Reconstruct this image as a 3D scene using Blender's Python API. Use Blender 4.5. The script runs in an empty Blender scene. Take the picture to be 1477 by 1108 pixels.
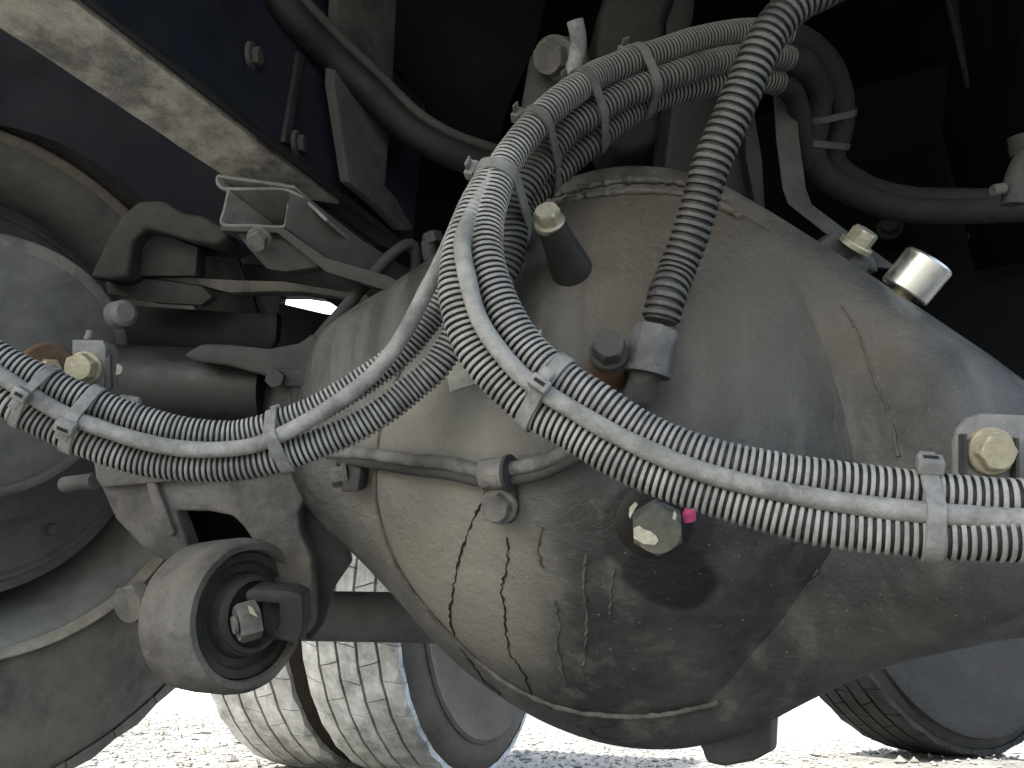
import bpy, bmesh, math, random
from mathutils import Vector, Matrix, noise
from mathutils.bvhtree import BVHTree
random.seed(7)
R = math.radians
S = bpy.context.scene
COL = S.collection

# ------------------------------------------------------------------ camera
F = 1067.0; CX, CY = 738.5, 554.0
PITCH, ROLL, CAMH = 22.2, 2.0, 0.25
cam_d = bpy.data.cameras.new('camera'); cam = bpy.data.objects.new('camera', cam_d); COL.objects.link(cam)
cam_d.sensor_width = 36.0; cam_d.lens = 36.0 * F / 1477.0
cam_d.clip_start = 0.02; cam_d.clip_end = 500
cam.matrix_world = Matrix.Translation((0, 0, CAMH)) @ Matrix.Rotation(R(90 + PITCH), 4, 'X') @ Matrix.Rotation(R(ROLL), 4, 'Z')
S.camera = cam
MC = cam.matrix_world.copy(); M3 = MC.to_3x3()
# ------------------------------------------------------------------ world, sun, exposure
SUN_EL, SUN_AZ = 46.0, 232.0      # azimuth: direction the light comes from, clockwise from +Y
w = bpy.data.worlds.new('World'); S.world = w; w.use_nodes = True
nt = w.node_tree; bg = nt.nodes['Background']
sky = nt.nodes.new('ShaderNodeTexSky'); sky.sky_type = 'NISHITA'; sky.sun_disc = False
sky.sun_elevation = R(SUN_EL); sky.sun_rotation = R(SUN_AZ); sky.air_density = 1.3; sky.dust_density = 3.0; sky.ozone_density = 1.0
nt.links.new(sky.outputs[0], bg.inputs[0]); bg.inputs[1].default_value = 0.15
sd = bpy.data.lights.new('sun', 'SUN'); sd.energy = 3.4; sd.angle = R(0.5); sd.color = (1, .965, .91)
sun = bpy.data.objects.new('sun', sd); COL.objects.link(sun)
az, el = R(SUN_AZ), R(SUN_EL)
sdir = Vector((math.sin(az) * math.cos(el), math.cos(az) * math.cos(el), math.sin(el)))
sun.rotation_euler = sdir.to_track_quat('Z', 'Y').to_euler()
S.view_settings.view_transform = 'Standard'; S.view_settings.look = 'None'
S.view_settings.exposure = 2.2; S.view_settings.gamma = 1.0

def P(u, v, d):            # measured point: place in the photograph plus distance from the lens
    return MC @ Vector(((u - CX) / F * d, (CY - v) / F * d, -d))
def ray(u, v):
    o = MC.translation; return o, (P(u, v, 1.0) - o).normalized()
VIEW = (M3 @ Vector((0, 0, -1))).normalized()
YAW = 26.0
AX = Vector((math.cos(R(YAW)), -math.sin(R(YAW)), 0))     # along the axle, to the right and nearer
FW = Vector((math.sin(R(YAW)), math.cos(R(YAW)), 0))      # truck forward, away from the camera
UP = Vector((0, 0, 1))

# ------------------------------------------------------------------ object helpers
ORG = {}
def thing(name, label, cat, loc, group=None):
    o = bpy.data.objects.new(name, None); COL.objects.link(o); o.empty_display_size = .05
    o.location = loc; o['label'] = label; o['category'] = cat
    if group: o['group'] = group
    ORG[o] = Vector(loc); return o
def mk(name, verts, faces, mat, parent=None, smooth=True, bevel=0, ang=35, label=None, segs=2):
    org = ORG.get(parent, Vector((0, 0, 0)))
    bm = bmesh.new()
    vs = [bm.verts.new(Vector(v) - org) for v in verts]
    for f in faces:
        try: bm.faces.new([vs[i] for i in f])
        except ValueError: pass
    bmesh.ops.recalc_face_normals(bm, faces=bm.faces)
    if bevel:
        es = [e for e in bm.edges if len(e.link_faces) == 2 and e.calc_face_angle(0) > R(30)]
        bmesh.ops.bevel(bm, geom=es, offset=bevel, segments=segs, affect='EDGES', profile=.5, clamp_overlap=True)
    bm.normal_update()
    for f in bm.faces: f.smooth = smooth
    for e in bm.edges:
        if len(e.link_faces) == 2 and e.calc_face_angle(0) > R(ang): e.smooth = False
    me = bpy.data.meshes.new(name); bm.to_mesh(me); bm.free()
    if mat: me.materials.append(mat)
    o = bpy.data.objects.new(name, me); COL.objects.link(o)
    if parent: o.parent = parent; ORG[o] = org
    if label: o['label'] = label
    return o
def single(name, label, cat, geo, mat, group=None, **k):
    verts, faces = geo
    c = sum((Vector(v) for v in verts), Vector()) / len(verts)
    o = mk(name, [Vector(v) - c for v in verts], faces, mat, **k)
    o.location = c; ORG[o] = c; o['label'] = label; o['category'] = cat
    if group: o['group'] = group
    return o
def struct(o, kind='structure'): o['kind'] = kind; return o

# ------------------------------------------------------------------ geometry helpers
def join(*gs):
    V, Fc = [], []
    for v, f in gs:
        n = len(V); V += list(v); Fc += [tuple(i + n for i in q) for q in f]
    return V, Fc
def frame(ax):
    ax = ax.normalized(); t = UP if abs(ax.z) < .9 else Vector((1, 0, 0))
    x = ax.cross(t).normalized(); return x, ax.cross(x).normalized()
def resample(pts, step):
    pts = [Vector(p) for p in pts]
    d = [pts[0]] + pts + [pts[-1]]
    d[0] = pts[0] * 2 - pts[1]; d[-1] = pts[-1] * 2 - pts[-2]
    out = []
    for i in range(1, len(d) - 2):
        p0, p1, p2, p3 = d[i - 1:i + 3]
        for k in range(24):
            t = k / 24
            out.append(.5 * ((2 * p1) + (p2 - p0) * t + (2 * p0 - 5 * p1 + 4 * p2 - p3) * t * t + (3 * p1 - p0 - 3 * p2 + p3) * t ** 3))
    out.append(pts[-1])
    for _ in range(6):                                        # relax the hand-placed points
        out = [out[0]] + [(out[i - 1] + out[i] * 2 + out[i + 1]) / 4 for i in range(1, len(out) - 1)] + [out[-1]]
    res = [out[0]]; acc = 0; need = step
    for a, b in zip(out, out[1:]):
        L = (b - a).length; pos = 0
        while acc + (L - pos) >= need:
            pos += need - acc; acc = 0; res.append(a.lerp(b, pos / L))
        acc += L - pos
    return res
def frames(c):
    n = len(c); T = [(c[min(i + 1, n - 1)] - c[max(i - 1, 0)]).normalized() for i in range(n)]
    x, y = frame(T[0]); X = [x]
    for i in range(1, n):
        x = X[-1] - T[i] * X[-1].dot(T[i]); X.append(x.normalized())
    return T, X, [T[i].cross(X[i]) for i in range(n)]
def tube(c, rad, segs=16, caps=True, inner=None):
    T, X, Y = frames(c); V, Fc = [], []
    n = len(c)
    for i in range(n):
        r = rad(i) if callable(rad) else rad
        for k in range(segs):
            a = 2 * math.pi * k / segs
            V.append(c[i] + (X[i] * math.cos(a) + Y[i] * math.sin(a)) * r)
    for i in range(n - 1):
        for k in range(segs):
            a, b = i * segs + k, i * segs + (k + 1) % segs
            Fc.append((a, b, b + segs, a + segs))
    if caps:
        Fc.append(tuple(range(segs))); Fc.append(tuple(range((n - 1) * segs, n * segs)))
    return V, Fc
def lathe(o, ax, prof, segs=48, a0=0, a1=2 * math.pi, x=None, wob=0, cap=True):
    ax = ax.normalized()
    if x is None: x, y = frame(ax)
    else: y = ax.cross(x).normalized()
    full = abs(a1 - a0 - 2 * math.pi) < 1e-5
    m = segs if full else segs + 1
    V, Fc = [], []
    for (h, r) in prof:
        for k in range(m):
            a = a0 + (a1 - a0) * k / segs
            rr = r * (1 + wob * noise.noise(Vector((math.cos(a) * 2, math.sin(a) * 2, h * 20)))) if wob else r
            V.append(o + ax * h + (x * math.cos(a) + y * math.sin(a)) * rr)
    for i in range(len(prof) - 1):
        for k in range(segs):
            b = (k + 1) % m
            Fc.append((i * m + k, i * m + b, (i + 1) * m + b, (i + 1) * m + k))
    if full and cap:
        if prof[0][1] > 1e-6: Fc.append(tuple(range(m)))
        if prof[-1][1] > 1e-6: Fc.append(tuple(range((len(prof) - 1) * m, len(prof) * m)))
    return V, Fc
def prism(pts, vec):
    n = len(pts); V = [Vector(p) for p in pts] + [Vector(p) + vec for p in pts]
    return V, [tuple(range(n)), tuple(range(n, 2 * n))] + [(i, (i + 1) % n, n + (i + 1) % n, n + i) for i in range(n)]
def pp(px, d, vec):         # plate outline measured in the photograph at distance d (number or per-point), given real thickness
    dd = d if isinstance(d, (list, tuple)) else [d] * len(px)
    return prism([P(u, v, q) for (u, v), q in zip(px, dd)], vec)
def box(c, x, y, z):
    V = [c + x * a + y * b + z * e for a in (-.5, .5) for b in (-.5, .5) for e in (-.5, .5)]
    return V, [(0, 1, 3, 2), (4, 5, 7, 6), (0, 1, 5, 4), (2, 3, 7, 6), (0, 2, 6, 4), (1, 3, 7, 5)]
def hexhead(o, ax, r, h, rot=0.3, dish=False):
    x, y = frame(ax); ax = ax.normalized(); V, Fc = [], []
    def ring(hh, rr, n=24, hexa=True):
        for k in range(n):
            a = 2 * math.pi * k / n + rot
            q = rr
            if hexa:
                loc = (a - rot) % (math.pi / 3) - math.pi / 6
                q = rr * math.cos(math.pi / 6) / math.cos(loc)
            V.append(o + ax * hh + (x * math.cos(a) + y * math.sin(a)) * q)
    ring(0, r); ring(h * .86, r); ring(h, r * .84, hexa=False)
    nr = 3
    if dish: ring(h * .93, r * .62, hexa=False); nr = 4
    for i in range(nr - 1):
        for k in range(24):
            b = (k + 1) % 24; Fc.append((i * 24 + k, i * 24 + b, (i + 1) * 24 + b, (i + 1) * 24 + k))
    Fc.append(tuple(range((nr - 1) * 24, nr * 24))); Fc.append(tuple(range(24)))
    return V, Fc
def disc(o, ax, r, h, segs=28, ch=.12):
    return lathe(o, ax, [(0, r), (h * (1 - ch * 2), r), (h, r * (1 - ch * .6)), ], segs)
def noisy(geo, amp, freq, ):
    V, Fc = geo
    return [v + Vector((noise.noise(v * freq), noise.noise(v * freq + Vector((9, 0, 0))), noise.noise(v * freq + Vector((0, 9, 0))))) * amp for v in V], Fc

# ------------------------------------------------------------------ materials
def mat(name, base, rough=.75, metal=0, dust=None, dust_amt=0, up=0, patch=None, patch_amt=0, scale=20, bump=.15, bscale=None,
        speck=0, speck_col=(.5, .48, .42), masks=(), streak=None, blot=None, spec=.35, fine=.12, sat=.55):
    def cool(c):
        if c is None or sat == 1: return c
        g_ = .3 * c[0] + .6 * c[1] + .1 * c[2]
        return tuple((g_ + (q - g_) * sat) * t_ for q, t_ in zip(c, (.985, 1.0, 1.0)))
    base, dust, patch = cool(base), cool(dust), cool(patch)
    m = bpy.data.materials.new(name); m.use_nodes = True; N = m.node_tree.nodes; L = m.node_tree.links
    b = N['Principled BSDF']; b.inputs['Roughness'].default_value = rough; b.inputs['Metallic'].default_value = metal
    b.inputs['Specular IOR Level'].default_value = spec
    geo = N.new('ShaderNodeNewGeometry'); pos = geo.outputs['Position']
    def nz(sc, det=6, rg=.6, vec=None):
        n = N.new('ShaderNodeTexNoise'); n.inputs['Scale'].default_value = sc; n.inputs['Detail'].default_value = det
        n.inputs['Roughness'].default_value = rg; L.new(vec or pos, n.inputs['Vector']); return n.outputs['Fac']
    def mr(v, a, c, o0=0, o1=1):
        n = N.new('ShaderNodeMapRange'); n.interpolation_type = 'SMOOTHSTEP'; L.new(v, n.inputs[0])
        for i, q in enumerate((a, c, o0, o1)): n.inputs[i + 1].default_value = q
        return n.outputs[0]
    def mth(op, a, c):
        n = N.new('ShaderNodeMath'); n.operation = op; n.use_clamp = False
        for i, q in enumerate((a, c)):
            if isinstance(q, (int, float)): n.inputs[i].default_value = q
            else: L.new(q, n.inputs[i])
        return n.outputs[0]
    def mix(fac, a, c):
        n = N.new('ShaderNodeMix'); n.data_type = 'RGBA'
        if isinstance(fac, (int, float)): n.inputs[0].default_value = fac
        else: L.new(fac, n.inputs[0])
        for i, q in ((6, a), (7, c)):
            if isinstance(q, tuple): n.inputs[i].default_value = (*q[:3], 1)
            else: L.new(q, n.inputs[i])
        return n.outputs[2]
    c = mix(mr(nz(scale * 3, 8, .7), .3, .7), tuple(x * (1 - fine * 2) for x in base), tuple(x * (1 + fine * 2) for x in base))
    rr = None
    if patch: c = mix(mth('MULTIPLY', mr(nz(scale * .45, 7, .65), .42, .62), patch_amt), c, patch)
    if dust:
        f = mth('MULTIPLY', mr(nz(scale, 9, .72), .35, .68), dust_amt)
        if up:
            sp = N.new('ShaderNodeSeparateXYZ'); L.new(geo.outputs['Normal'], sp.inputs[0])
            f = mth('ADD', f, mth('MULTIPLY', mr(sp.outputs[2], -.1, .9), mth('MULTIPLY', mr(nz(scale * 1.7, 7, .7), .2, .6), up)))
        f = mth('MINIMUM', f, 1.0); c = mix(f, c, dust)
    if blot:
        bl = mth('MULTIPLY', mr(nz(blot[0], 8, .7), .47, .60), blot[1]); c = mix(bl, c, blot[2])
    if streak:      # runs of dirt, long in world z
        mp = N.new('ShaderNodeMapping'); mp.inputs['Scale'].default_value = (streak[0], streak[0], streak[0] * .08); L.new(pos, mp.inputs[0])
        c = mix(mth('MULTIPLY', mr(nz(1.0, 6, .6, mp.outputs[0]), .5, .66), streak[1]), c, streak[2])
    for (pt, r0, r1, colr, amt, wobble) in masks:     # stains and painted light or shade that lie at one place on the thing
        vd = N.new('ShaderNodeVectorMath'); vd.operation = 'MULTIPLY_ADD'
        nn = N.new('ShaderNodeTexNoise'); nn.inputs['Scale'].default_value = 18; nn.inputs['Detail'].default_value = 5; L.new(pos, nn.inputs['Vector'])
        L.new(nn.outputs['Color'], vd.inputs[0]); vd.inputs[1].default_value = (wobble,) * 3
        sb = N.new('ShaderNodeVectorMath'); sb.operation = 'SUBTRACT'; L.new(pos, sb.inputs[0]); sb.inputs[1].default_value = Vector(pt) + Vector((wobble,) * 3) * .5
        L.new(sb.outputs[0], vd.inputs[2])
        ln = N.new('ShaderNodeVectorMath'); ln.operation = 'LENGTH'; L.new(vd.outputs[0], ln.inputs[0])
        c = mix(mth('MULTIPLY', mr(ln.outputs['Value'], r0, r1, 1, 0), amt), c, colr)
    if speck:
        vo = N.new('ShaderNodeTexVoronoi'); vo.inputs['Scale'].default_value = max(260, scale * 9); L.new(pos, vo.inputs['Vector'])
        gate = mr(nz(scale * 1.3, 3), .52, .6)
        c = mix(mth('MULTIPLY', mth('MULTIPLY', mr(vo.outputs['Distance'], .05, .11, 1, 0), gate), speck), c, speck_col)
    L.new(c, b.inputs['Base Color'])
    L.new(mr(nz(scale * 2, 5), .3, .7, max(.05, rough - .12), min(1, rough + .12)), b.inputs['Roughness'])
    if bump:
        bp = N.new('ShaderNodeBump'); bp.inputs['Strength'].default_value = bump; bp.inputs['Distance'].default_value = .006
        L.new(nz(bscale or scale * 5, 10, .7), bp.inputs['Height']); L.new(bp.outputs[0], b.inputs['Normal'])
    return m

DUSTC = (.22, .20, .165)
plugpt = P(945, 752, .60)
m_axle = mat('axle_paint', (0.03888, 0.03985, 0.03985), .50, dust=(0.09526, 0.09036, 0.07776), dust_amt=.65, up=.45, patch=(0.01652, 0.01701, 0.01847), patch_amt=.7, scale=10, bump=.5, bscale=120,
             speck=.5, streak=(30, .55, (.125, .122, .108)), spec=.5, fine=.25, blot=(8, .65, (.021, .022, .024)),
             masks=[(P(1000, 370, .60), .05, .19, (.085, .064, .042), .7, .09), (P(1060, 760, .575), .05, .30, (.022, .023, .025), .25, .08),  # brown top; the dark lower right is the bowl's shaded side, painted in
                    (P(600, 700, .67), .07, .18, (.215, .207, .18), .8, .05), (P(650, 880, .66), .04, .13, (.21, .20, .17), .7, .05),  # light from the left painted onto the bowl's flank as a paler colour
                    (P(1250, 500, .59), .02, .06, (.10, .085, .065), .4, .08),
                    (P(950, 768, .570), .040, .047, (.013, .013, .014), .85, .010), (P(968, 838, .577), .026, .033, (.005, .005, .006), 1.0, .010), (P(938, 834, .577), .018, .025, (.005, .005, .006), 1.0, .010),
                    (P(998, 858, .578), .022, .030, (.005, .005, .006), 1.0, .010)])
m_weld = mat('weld_bead_paint', (0.052, 0.04992, 0.0468), .8, dust=(0.1768, 0.1456, 0.104), dust_amt=.7, scale=30, bump=.6)
m_crack = mat('cracked_sealant', (0.0126, 0.0119, 0.0112), .9, scale=60, bump=.4)
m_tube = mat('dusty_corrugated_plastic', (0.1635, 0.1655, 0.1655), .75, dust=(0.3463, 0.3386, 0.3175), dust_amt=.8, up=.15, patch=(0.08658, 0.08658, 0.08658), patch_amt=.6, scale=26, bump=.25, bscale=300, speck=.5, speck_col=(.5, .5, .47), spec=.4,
             masks=[(P(960, 60, .71), .06, .26, (.085, .084, .08), .85, .03)])  # painted darkening where the light fades over the arch
m_groove = mat('dark_groove_plastic', (0.0238, 0.0238, 0.0238), .7, scale=40, bump=.1)
m_tube2 = mat('shade_dark_corrugated_plastic', (0.072, 0.0704, 0.0672), .65, dust=(0.176, 0.172, 0.16), dust_amt=.5, up=.3, scale=22, bump=.3, bscale=260, patch=(0.04, 0.0376, 0.0336), patch_amt=.7)  # darker copy for the arch, where dim light is put into the colour
m_gloss = mat('worn_shiny_corrugated_plastic', (0.02993, 0.02993, 0.02907), .38, dust=(0.1111, 0.1068, 0.09405), dust_amt=.6, up=.25, scale=30, bump=.4, bscale=220, speck=.9, speck_col=(.45, .45, .42), spec=.6)
m_hose = mat('dusty_rubber_hose', (0.1525, 0.1525, 0.1507), .85, dust=(0.3229, 0.3157, 0.3005), dust_amt=.75, patch=(0.06279, 0.06279, 0.06279), patch_amt=.6, scale=30, bump=.45, bscale=140, speck=.6)
m_tie = mat('dusty_nylon', (0.1353, 0.1398, 0.1398), .6, dust=(0.2977, 0.2931, 0.2706), dust_amt=.6, scale=45, bump=.25, speck=.5)
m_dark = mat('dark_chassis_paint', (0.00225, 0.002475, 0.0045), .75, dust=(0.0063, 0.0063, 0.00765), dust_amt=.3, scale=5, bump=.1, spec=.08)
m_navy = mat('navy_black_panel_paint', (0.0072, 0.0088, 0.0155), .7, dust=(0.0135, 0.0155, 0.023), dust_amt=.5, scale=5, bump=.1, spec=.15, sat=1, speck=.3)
m_dark2 = mat('dusty_dark_shaded_chassis_paint', (0.0066, 0.0072, 0.0084), .62, dust=(0.018, 0.018, 0.018), dust_amt=.5, up=.2, scale=12, bump=.2)  # dark paint; on bump stop and pedestal it also paints in shade
m_rail = mat('dusty_rail_paint', (0.147, 0.1424, 0.13), .6, dust=(0.4748, 0.4466, 0.3844), dust_amt=.95, patch=(0.05652, 0.04748, 0.04522), patch_amt=.8, scale=16, bump=.7, bscale=60, speck=1, speck_col=(.5, .49, .44), sat=.9, spec=.5)
m_cast = mat('dusty_cast_iron', (0.07011, 0.0684, 0.06584), .8, dust=(0.171, 0.1539, 0.1325), dust_amt=.85, up=.2, patch=(0.06413, 0.0513, 0.04275), patch_amt=.5, scale=20, streak=(24, .45, (.17, .145, .12)), bump=.6, bscale=70, speck=.5)
m_castd = mat('dark_cast_iron', (0.02932, 0.02932, 0.02932), .78, dust=(0.08309, 0.07624, 0.06647), dust_amt=.5, up=.2, scale=14, bump=.35, bscale=70, speck=.4)
m_rust = mat('rusty_steel', (0.088, 0.052, 0.032), .85, dust=(0.136, 0.112, 0.088), dust_amt=.6, scale=30, bump=.4, sat=1)
m_slate = mat('dark_slate_paint', (0.0125, 0.0125, 0.012), .5, dust=(0.035, 0.035, 0.033), dust_amt=.4, scale=12, bump=.2, speck=.6)
m_rub = mat('dark_rubber', (0.0176, 0.0168, 0.0168), .75, dust=(0.08, 0.072, 0.0624), dust_amt=.5, scale=18, bump=.3)
m_disc = mat('slate_painted_steel', (0.09845, 0.1014, 0.1042), .62, dust=(0.2574, 0.2357, 0.2057), dust_amt=.35, up=.2, scale=9, bump=.15, speck=.5)
m_discr = mat('dust_caked_rim', (0.0825, 0.0847, 0.0847), .85, dust=(0.22, 0.2035, 0.176), dust_amt=.9, scale=14, bump=.6, bscale=60)
m_drum = mat('brake_drum_iron', (0.0935, 0.0957, 0.1012), .8, dust=(0.176, 0.165, 0.154), dust_amt=.5, scale=7, bump=.25)
m_rim = mat('wheel_rim_paint', (0.243, 0.2295, 0.216), .6, dust=(0.378, 0.333, 0.279), dust_amt=.6, scale=8, bump=.2, patch=(0.108, 0.081, 0.0675), patch_amt=.4)
m_tyrew = mat('brown_dusty_sidewall', (0.068, 0.056, 0.0464), .9, dust=(0.136, 0.112, 0.092), dust_amt=.6, scale=8, bump=.3, sat=1)
m_lip = mat('rim_lip_highlight', (0.4, 0.36, 0.304), .6, dust=(0.24, 0.208, 0.176), dust_amt=.5, scale=12, bump=.2, sat=1)  # painted highlight: pale colour for the light along the flange edge
m_tyred = mat('shaded_tyre_rubber', (0.00616, 0.00616, 0.00638), .8, dust=(0.0132, 0.0132, 0.01276), dust_amt=.5, scale=8, bump=.4, bscale=50)  # tyre colour cut down to paint shade on a wheel the sun reaches
m_tyre = mat('tyre_rubber', (0.07294, 0.0671, 0.06224), .85, dust=(0.1946, 0.1673, 0.1459), dust_amt=.8, patch=(0.08272, 0.06613, 0.05835), patch_amt=.6, scale=14, speck=.6, speck_col=(.22, .19, .16), streak=(9, .5, (.16, .135, .115)), bump=.4, bscale=50, sat=1)
m_tread = mat('dusty_tread_rubber', (0.2771, 0.2734, 0.2549), .9, dust=(0.6647, 0.6647, 0.6647), dust_amt=.9, scale=10, bump=.5, bscale=60)
m_zinc = mat('pale_zinc', (0.34, 0.3264, 0.2584), .42, metal=.55, dust=(0.306, 0.2856, 0.2244), dust_amt=.6, scale=70, bump=.2, sat=1)
m_zincy = mat('yellowed_zinc', (0.3312, 0.3096, 0.2232), .55, metal=.35, dust=(0.36, 0.3168, 0.216), dust_amt=.7, patch=(0.2448, 0.216, 0.1584), patch_amt=.5, scale=60, bump=.25, sat=1)
m_chrome = mat('bright_machined_steel', (.60, .59, .52), .4, metal=1.0, scale=60, bump=0, fine=.01)
m_brass = mat('dull_brass', (.30, .24, .14), .6, metal=.5, dust=(.25, .21, .16), dust_amt=.5, scale=60, sat=1)
m_flake = mat('flaking_plug_paint', (.13, .125, .10), .6, metal=.3, dust=(.20, .18, .14), dust_amt=.4, scale=40, bump=.3)
m_chip = mat('pale_paint_flake', (0.496, 0.48, 0.4), .7, scale=50, bump=.2, sat=1)
m_pink = mat('pink_marker_paint', (0.56, 0.08, 0.2), .6, scale=50, bump=.1, sat=1)
m_labelm = mat('weathered_label', (0.368, 0.368, 0.304), .7, dust=(0.24, 0.232, 0.192), dust_amt=.6, scale=20, bump=.1)
m_bracket = mat('dusty_bracket_steel', (0.116, 0.116, 0.1142), .7, dust=(0.2499, 0.241, 0.2231), dust_amt=.6, scale=24, bump=.25, speck=.6)
m_sleeve = mat('grimy_grey_sleeve', (0.09, 0.0927, 0.0954), .7, dust=(0.153, 0.153, 0.1485), dust_amt=.5, patch=(0.045, 0.045, 0.045), patch_amt=.7, scale=40, bump=.4)
m_bracket2 = mat('grimy_pipe_dust', (.10, .098, .09), .8, dust=(.26, .245, .21), dust_amt=.7, patch=(.05, .048, .045), patch_amt=.6, scale=30, bump=.6, bscale=90)
m_strap = mat('strap_steel', (0.033, 0.0342, 0.036), .6, dust=(0.078, 0.075, 0.066), dust_amt=.5, up=.3, scale=20, bump=.2)

# ------------------------------------------------------------------ ground
_c4 = P(1362, 1086, 2.3); HX, HY, HZ = _c4.x, _c4.y, _c4.z
def gz(x, y):
    h = .012 * noise.noise(Vector((x * .8, y * .8, 0))) + .004 * noise.noise(Vector((x * 5, y * 5, 3)))
    d2, e2 = x - HX, y - HY; h += HZ * math.exp(-(d2 * d2 + e2 * e2) / .3)
    dx, dy = x + .95, y - .95
    return h + .10 * math.exp(-(dx * dx + dy * dy) / .22)
g = []
xs = [-60, -30, -15, -8] + [-5 + i * .1 for i in range(101)] + [8, 15, 30, 60]
ys = [-60, -30, -12, -5] + [-3 + i * .1 for i in range(111)] + [12, 20, 40, 90]
V = [(x, y, gz(x, y)) for y in ys for x in xs]; n = len(xs)
Fc = [(j * n + i, j * n + i + 1, (j + 1) * n + i + 1, (j + 1) * n + i) for j in range(len(ys) - 1) for i in range(n - 1)]
m_ground = mat('pale_gravel_ground', (0.153, 0.1457, 0.1224), .95, dust=(0.2264, 0.2173, 0.1836), dust_amt=.8, patch=(0.07956, 0.0765, 0.0612), patch_amt=.65, scale=14, bump=.8, bscale=60)
struct(mk('ground', V, Fc, m_ground))
m_stone = mat('gravel_stone', (0.2104, 0.2009, 0.1658), .9, dust=(0.2869, 0.2741, 0.2295), dust_amt=.7, patch=(0.0765, 0.07331, 0.06375), patch_amt=.8, scale=30, bump=.3)
V, Fc = [], []
oc = [(1, 0, 0), (-1, 0, 0), (0, 1, 0), (0, -1, 0), (0, 0, 1), (0, 0, -1)]
of = [(0, 2, 4), (2, 1, 4), (1, 3, 4), (3, 0, 4), (2, 0, 5), (1, 2, 5), (3, 1, 5), (0, 3, 5)]
for i in range(15000):
    y = .9 + 4.6 * random.random() ** .9; x = random.uniform(-.85, .85) * y
    r = random.uniform(.004, .012) * (.6 + .4 * random.random()) * (2.2 if random.random() < .04 else 1); z = gz(x, y) + r * .25; a = random.random() * 6.3
    k = len(V); sx, sy, sz = r * random.uniform(.8, 1.5), r, r * random.uniform(.4, .9)
    for q in oc:
        qx, qy, qz = (q[0] + random.uniform(-.3, .3)) * sx, (q[1] + random.uniform(-.3, .3)) * sy, q[2] * sz
        V.append((x + qx * math.cos(a) - qy * math.sin(a), y + qx * math.sin(a) + qy * math.cos(a), z + qz))
    Fc += [tuple(k + j for j in f) for f in of]
me = bpy.data.meshes.new('gravel'); me.from_pydata(V, [], Fc); me.materials.append(m_stone)
gr = bpy.data.objects.new('gravel', me); COL.objects.link(gr); gr['kind'] = 'stuff'
gr['label'] = 'loose pale gravel scattered over the sunlit yard under the truck'; gr['category'] = 'gravel'
# a few weeds between the stones
m_weed = mat('dry_weed', (.10, .12, .04), .8, scale=40, bump=.1, sat=1)

V, Fc = [], []
for i in range(90):
    y = 1.6 + 4 * random.random(); x = random.uniform(-.8, .3) * y * .8; z = gz(x, y)
    for j in range(7):
        a = random.random() * 6.28; L_ = random.uniform(.01, .035); k = len(V); dx, dy = math.cos(a), math.sin(a)
        V += [(x - dy * .002, y + dx * .002, z), (x + dy * .002, y - dx * .002, z), (x + dx * L_ * .6, y + dy * L_ * .6, z + L_)]; Fc.append((k, k + 1, k + 2))
we = struct(mk('weeds', V, Fc, m_weed), 'stuff'); we['label'] = 'tiny dry weeds sprouting through the pale gravel'; we['category'] = 'weeds'
# ------------------------------------------------------------------ truck body overhead
BC = P(920, 610, .76)               # middle of the axle bowl
def TR(l, t, z): return Vector((BC.x, BC.y, 0)) + AX * l + FW * t + UP * z
V, Fc = join(box(TR(-.25, -.54, 1.31), AX * 2.9, FW * 2.12, UP * .06))  # bed stretched rearward and left, out of view, to block light
single('cargo_floor', 'dark underside of the cargo bed overhead, above the axle', 'truck body', (V, Fc), m_dark, bevel=.004)

# frame rail on the left: dusty lower flange, dark web
def rail(name, label, l0, l1, t0, t1, z, web_l, matf, group=None):
    t = thing(name, label, 'frame rail', TR((l0 + l1) / 2, t0, z), group)
    mk('flange', *noisy(box(TR((l0 + l1) / 2, (t0 + t1) / 2, z + .004), AX * (l1 - l0), FW * (t1 - t0), UP * .009), .0, 1), matf, t, bevel=.002)
    mk('web', *box(TR(web_l, (t0 + t1) / 2, z + .135), AX * .009, FW * (t1 - t0), UP * .25), m_dark, t, bevel=.001)
    mk('upper_flange', *box(TR((l0 + l1) / 2, (t0 + t1) / 2, z + .262), AX * (l1 - l0), FW * (t1 - t0), UP * .009), m_dark, t, bevel=.002)
    return t
# the left rail is laid out from measured corners, the same height all along
def at_z(u, v, z):
    o, d = ray(u, v); k = (z - o.z) / d.z; return o + d * k
ZR = .77
la, lb = at_z(-60, -0, ZR), at_z(460, 345, ZR)
ra, rb = at_z(102, 0, ZR), at_z(592, 374, ZR)
rdir = (rb - ra); rdir.z = 0; rdir.normalize()
la2 = la; lb2 = lb
def ext(p, q, k): return p + (q - p) * k
ral = thing('frame_rail', 'long light dusty chassis rail running down across the upper left corner', 'frame rail', ra)
q0, q1, q2, q3 = ext(lb2, la2, 1.4), lb2, rb, ext(rb, ra, 1.5)
lin0 = (la - ra); lin0.z = 0; lin0.normalize()
nseg = 40; V, Fc = [], []
for i in range(nseg + 1):
    k = i / nseg * .80
    for j in range(5):
        e = j / 4; p = q0.lerp(q1, k).lerp(q3.lerp(q2, k), e)
        w_ = (noise.noise(p * 22) * .0022) if j == 0 else 0
        V.append(p + (p - q3.lerp(q2, k)).normalized() * w_ if j == 0 else p)
for i in range(nseg):
    for j in range(4): a = i * 5 + j; Fc.append((a, a + 1, a + 6, a + 5))
nb = len(V); V += [v + UP * .009 for v in V]; Fc += [tuple(i + nb for i in f) for f in Fc]
for i in range(nseg):
    for j in (0, 4): a = i * 5 + j; Fc.append((a, a + 5, a + 5 + nb, a + nb))
mk('flange', V, Fc, m_rail, ral)
V2, F2 = [], []
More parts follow.
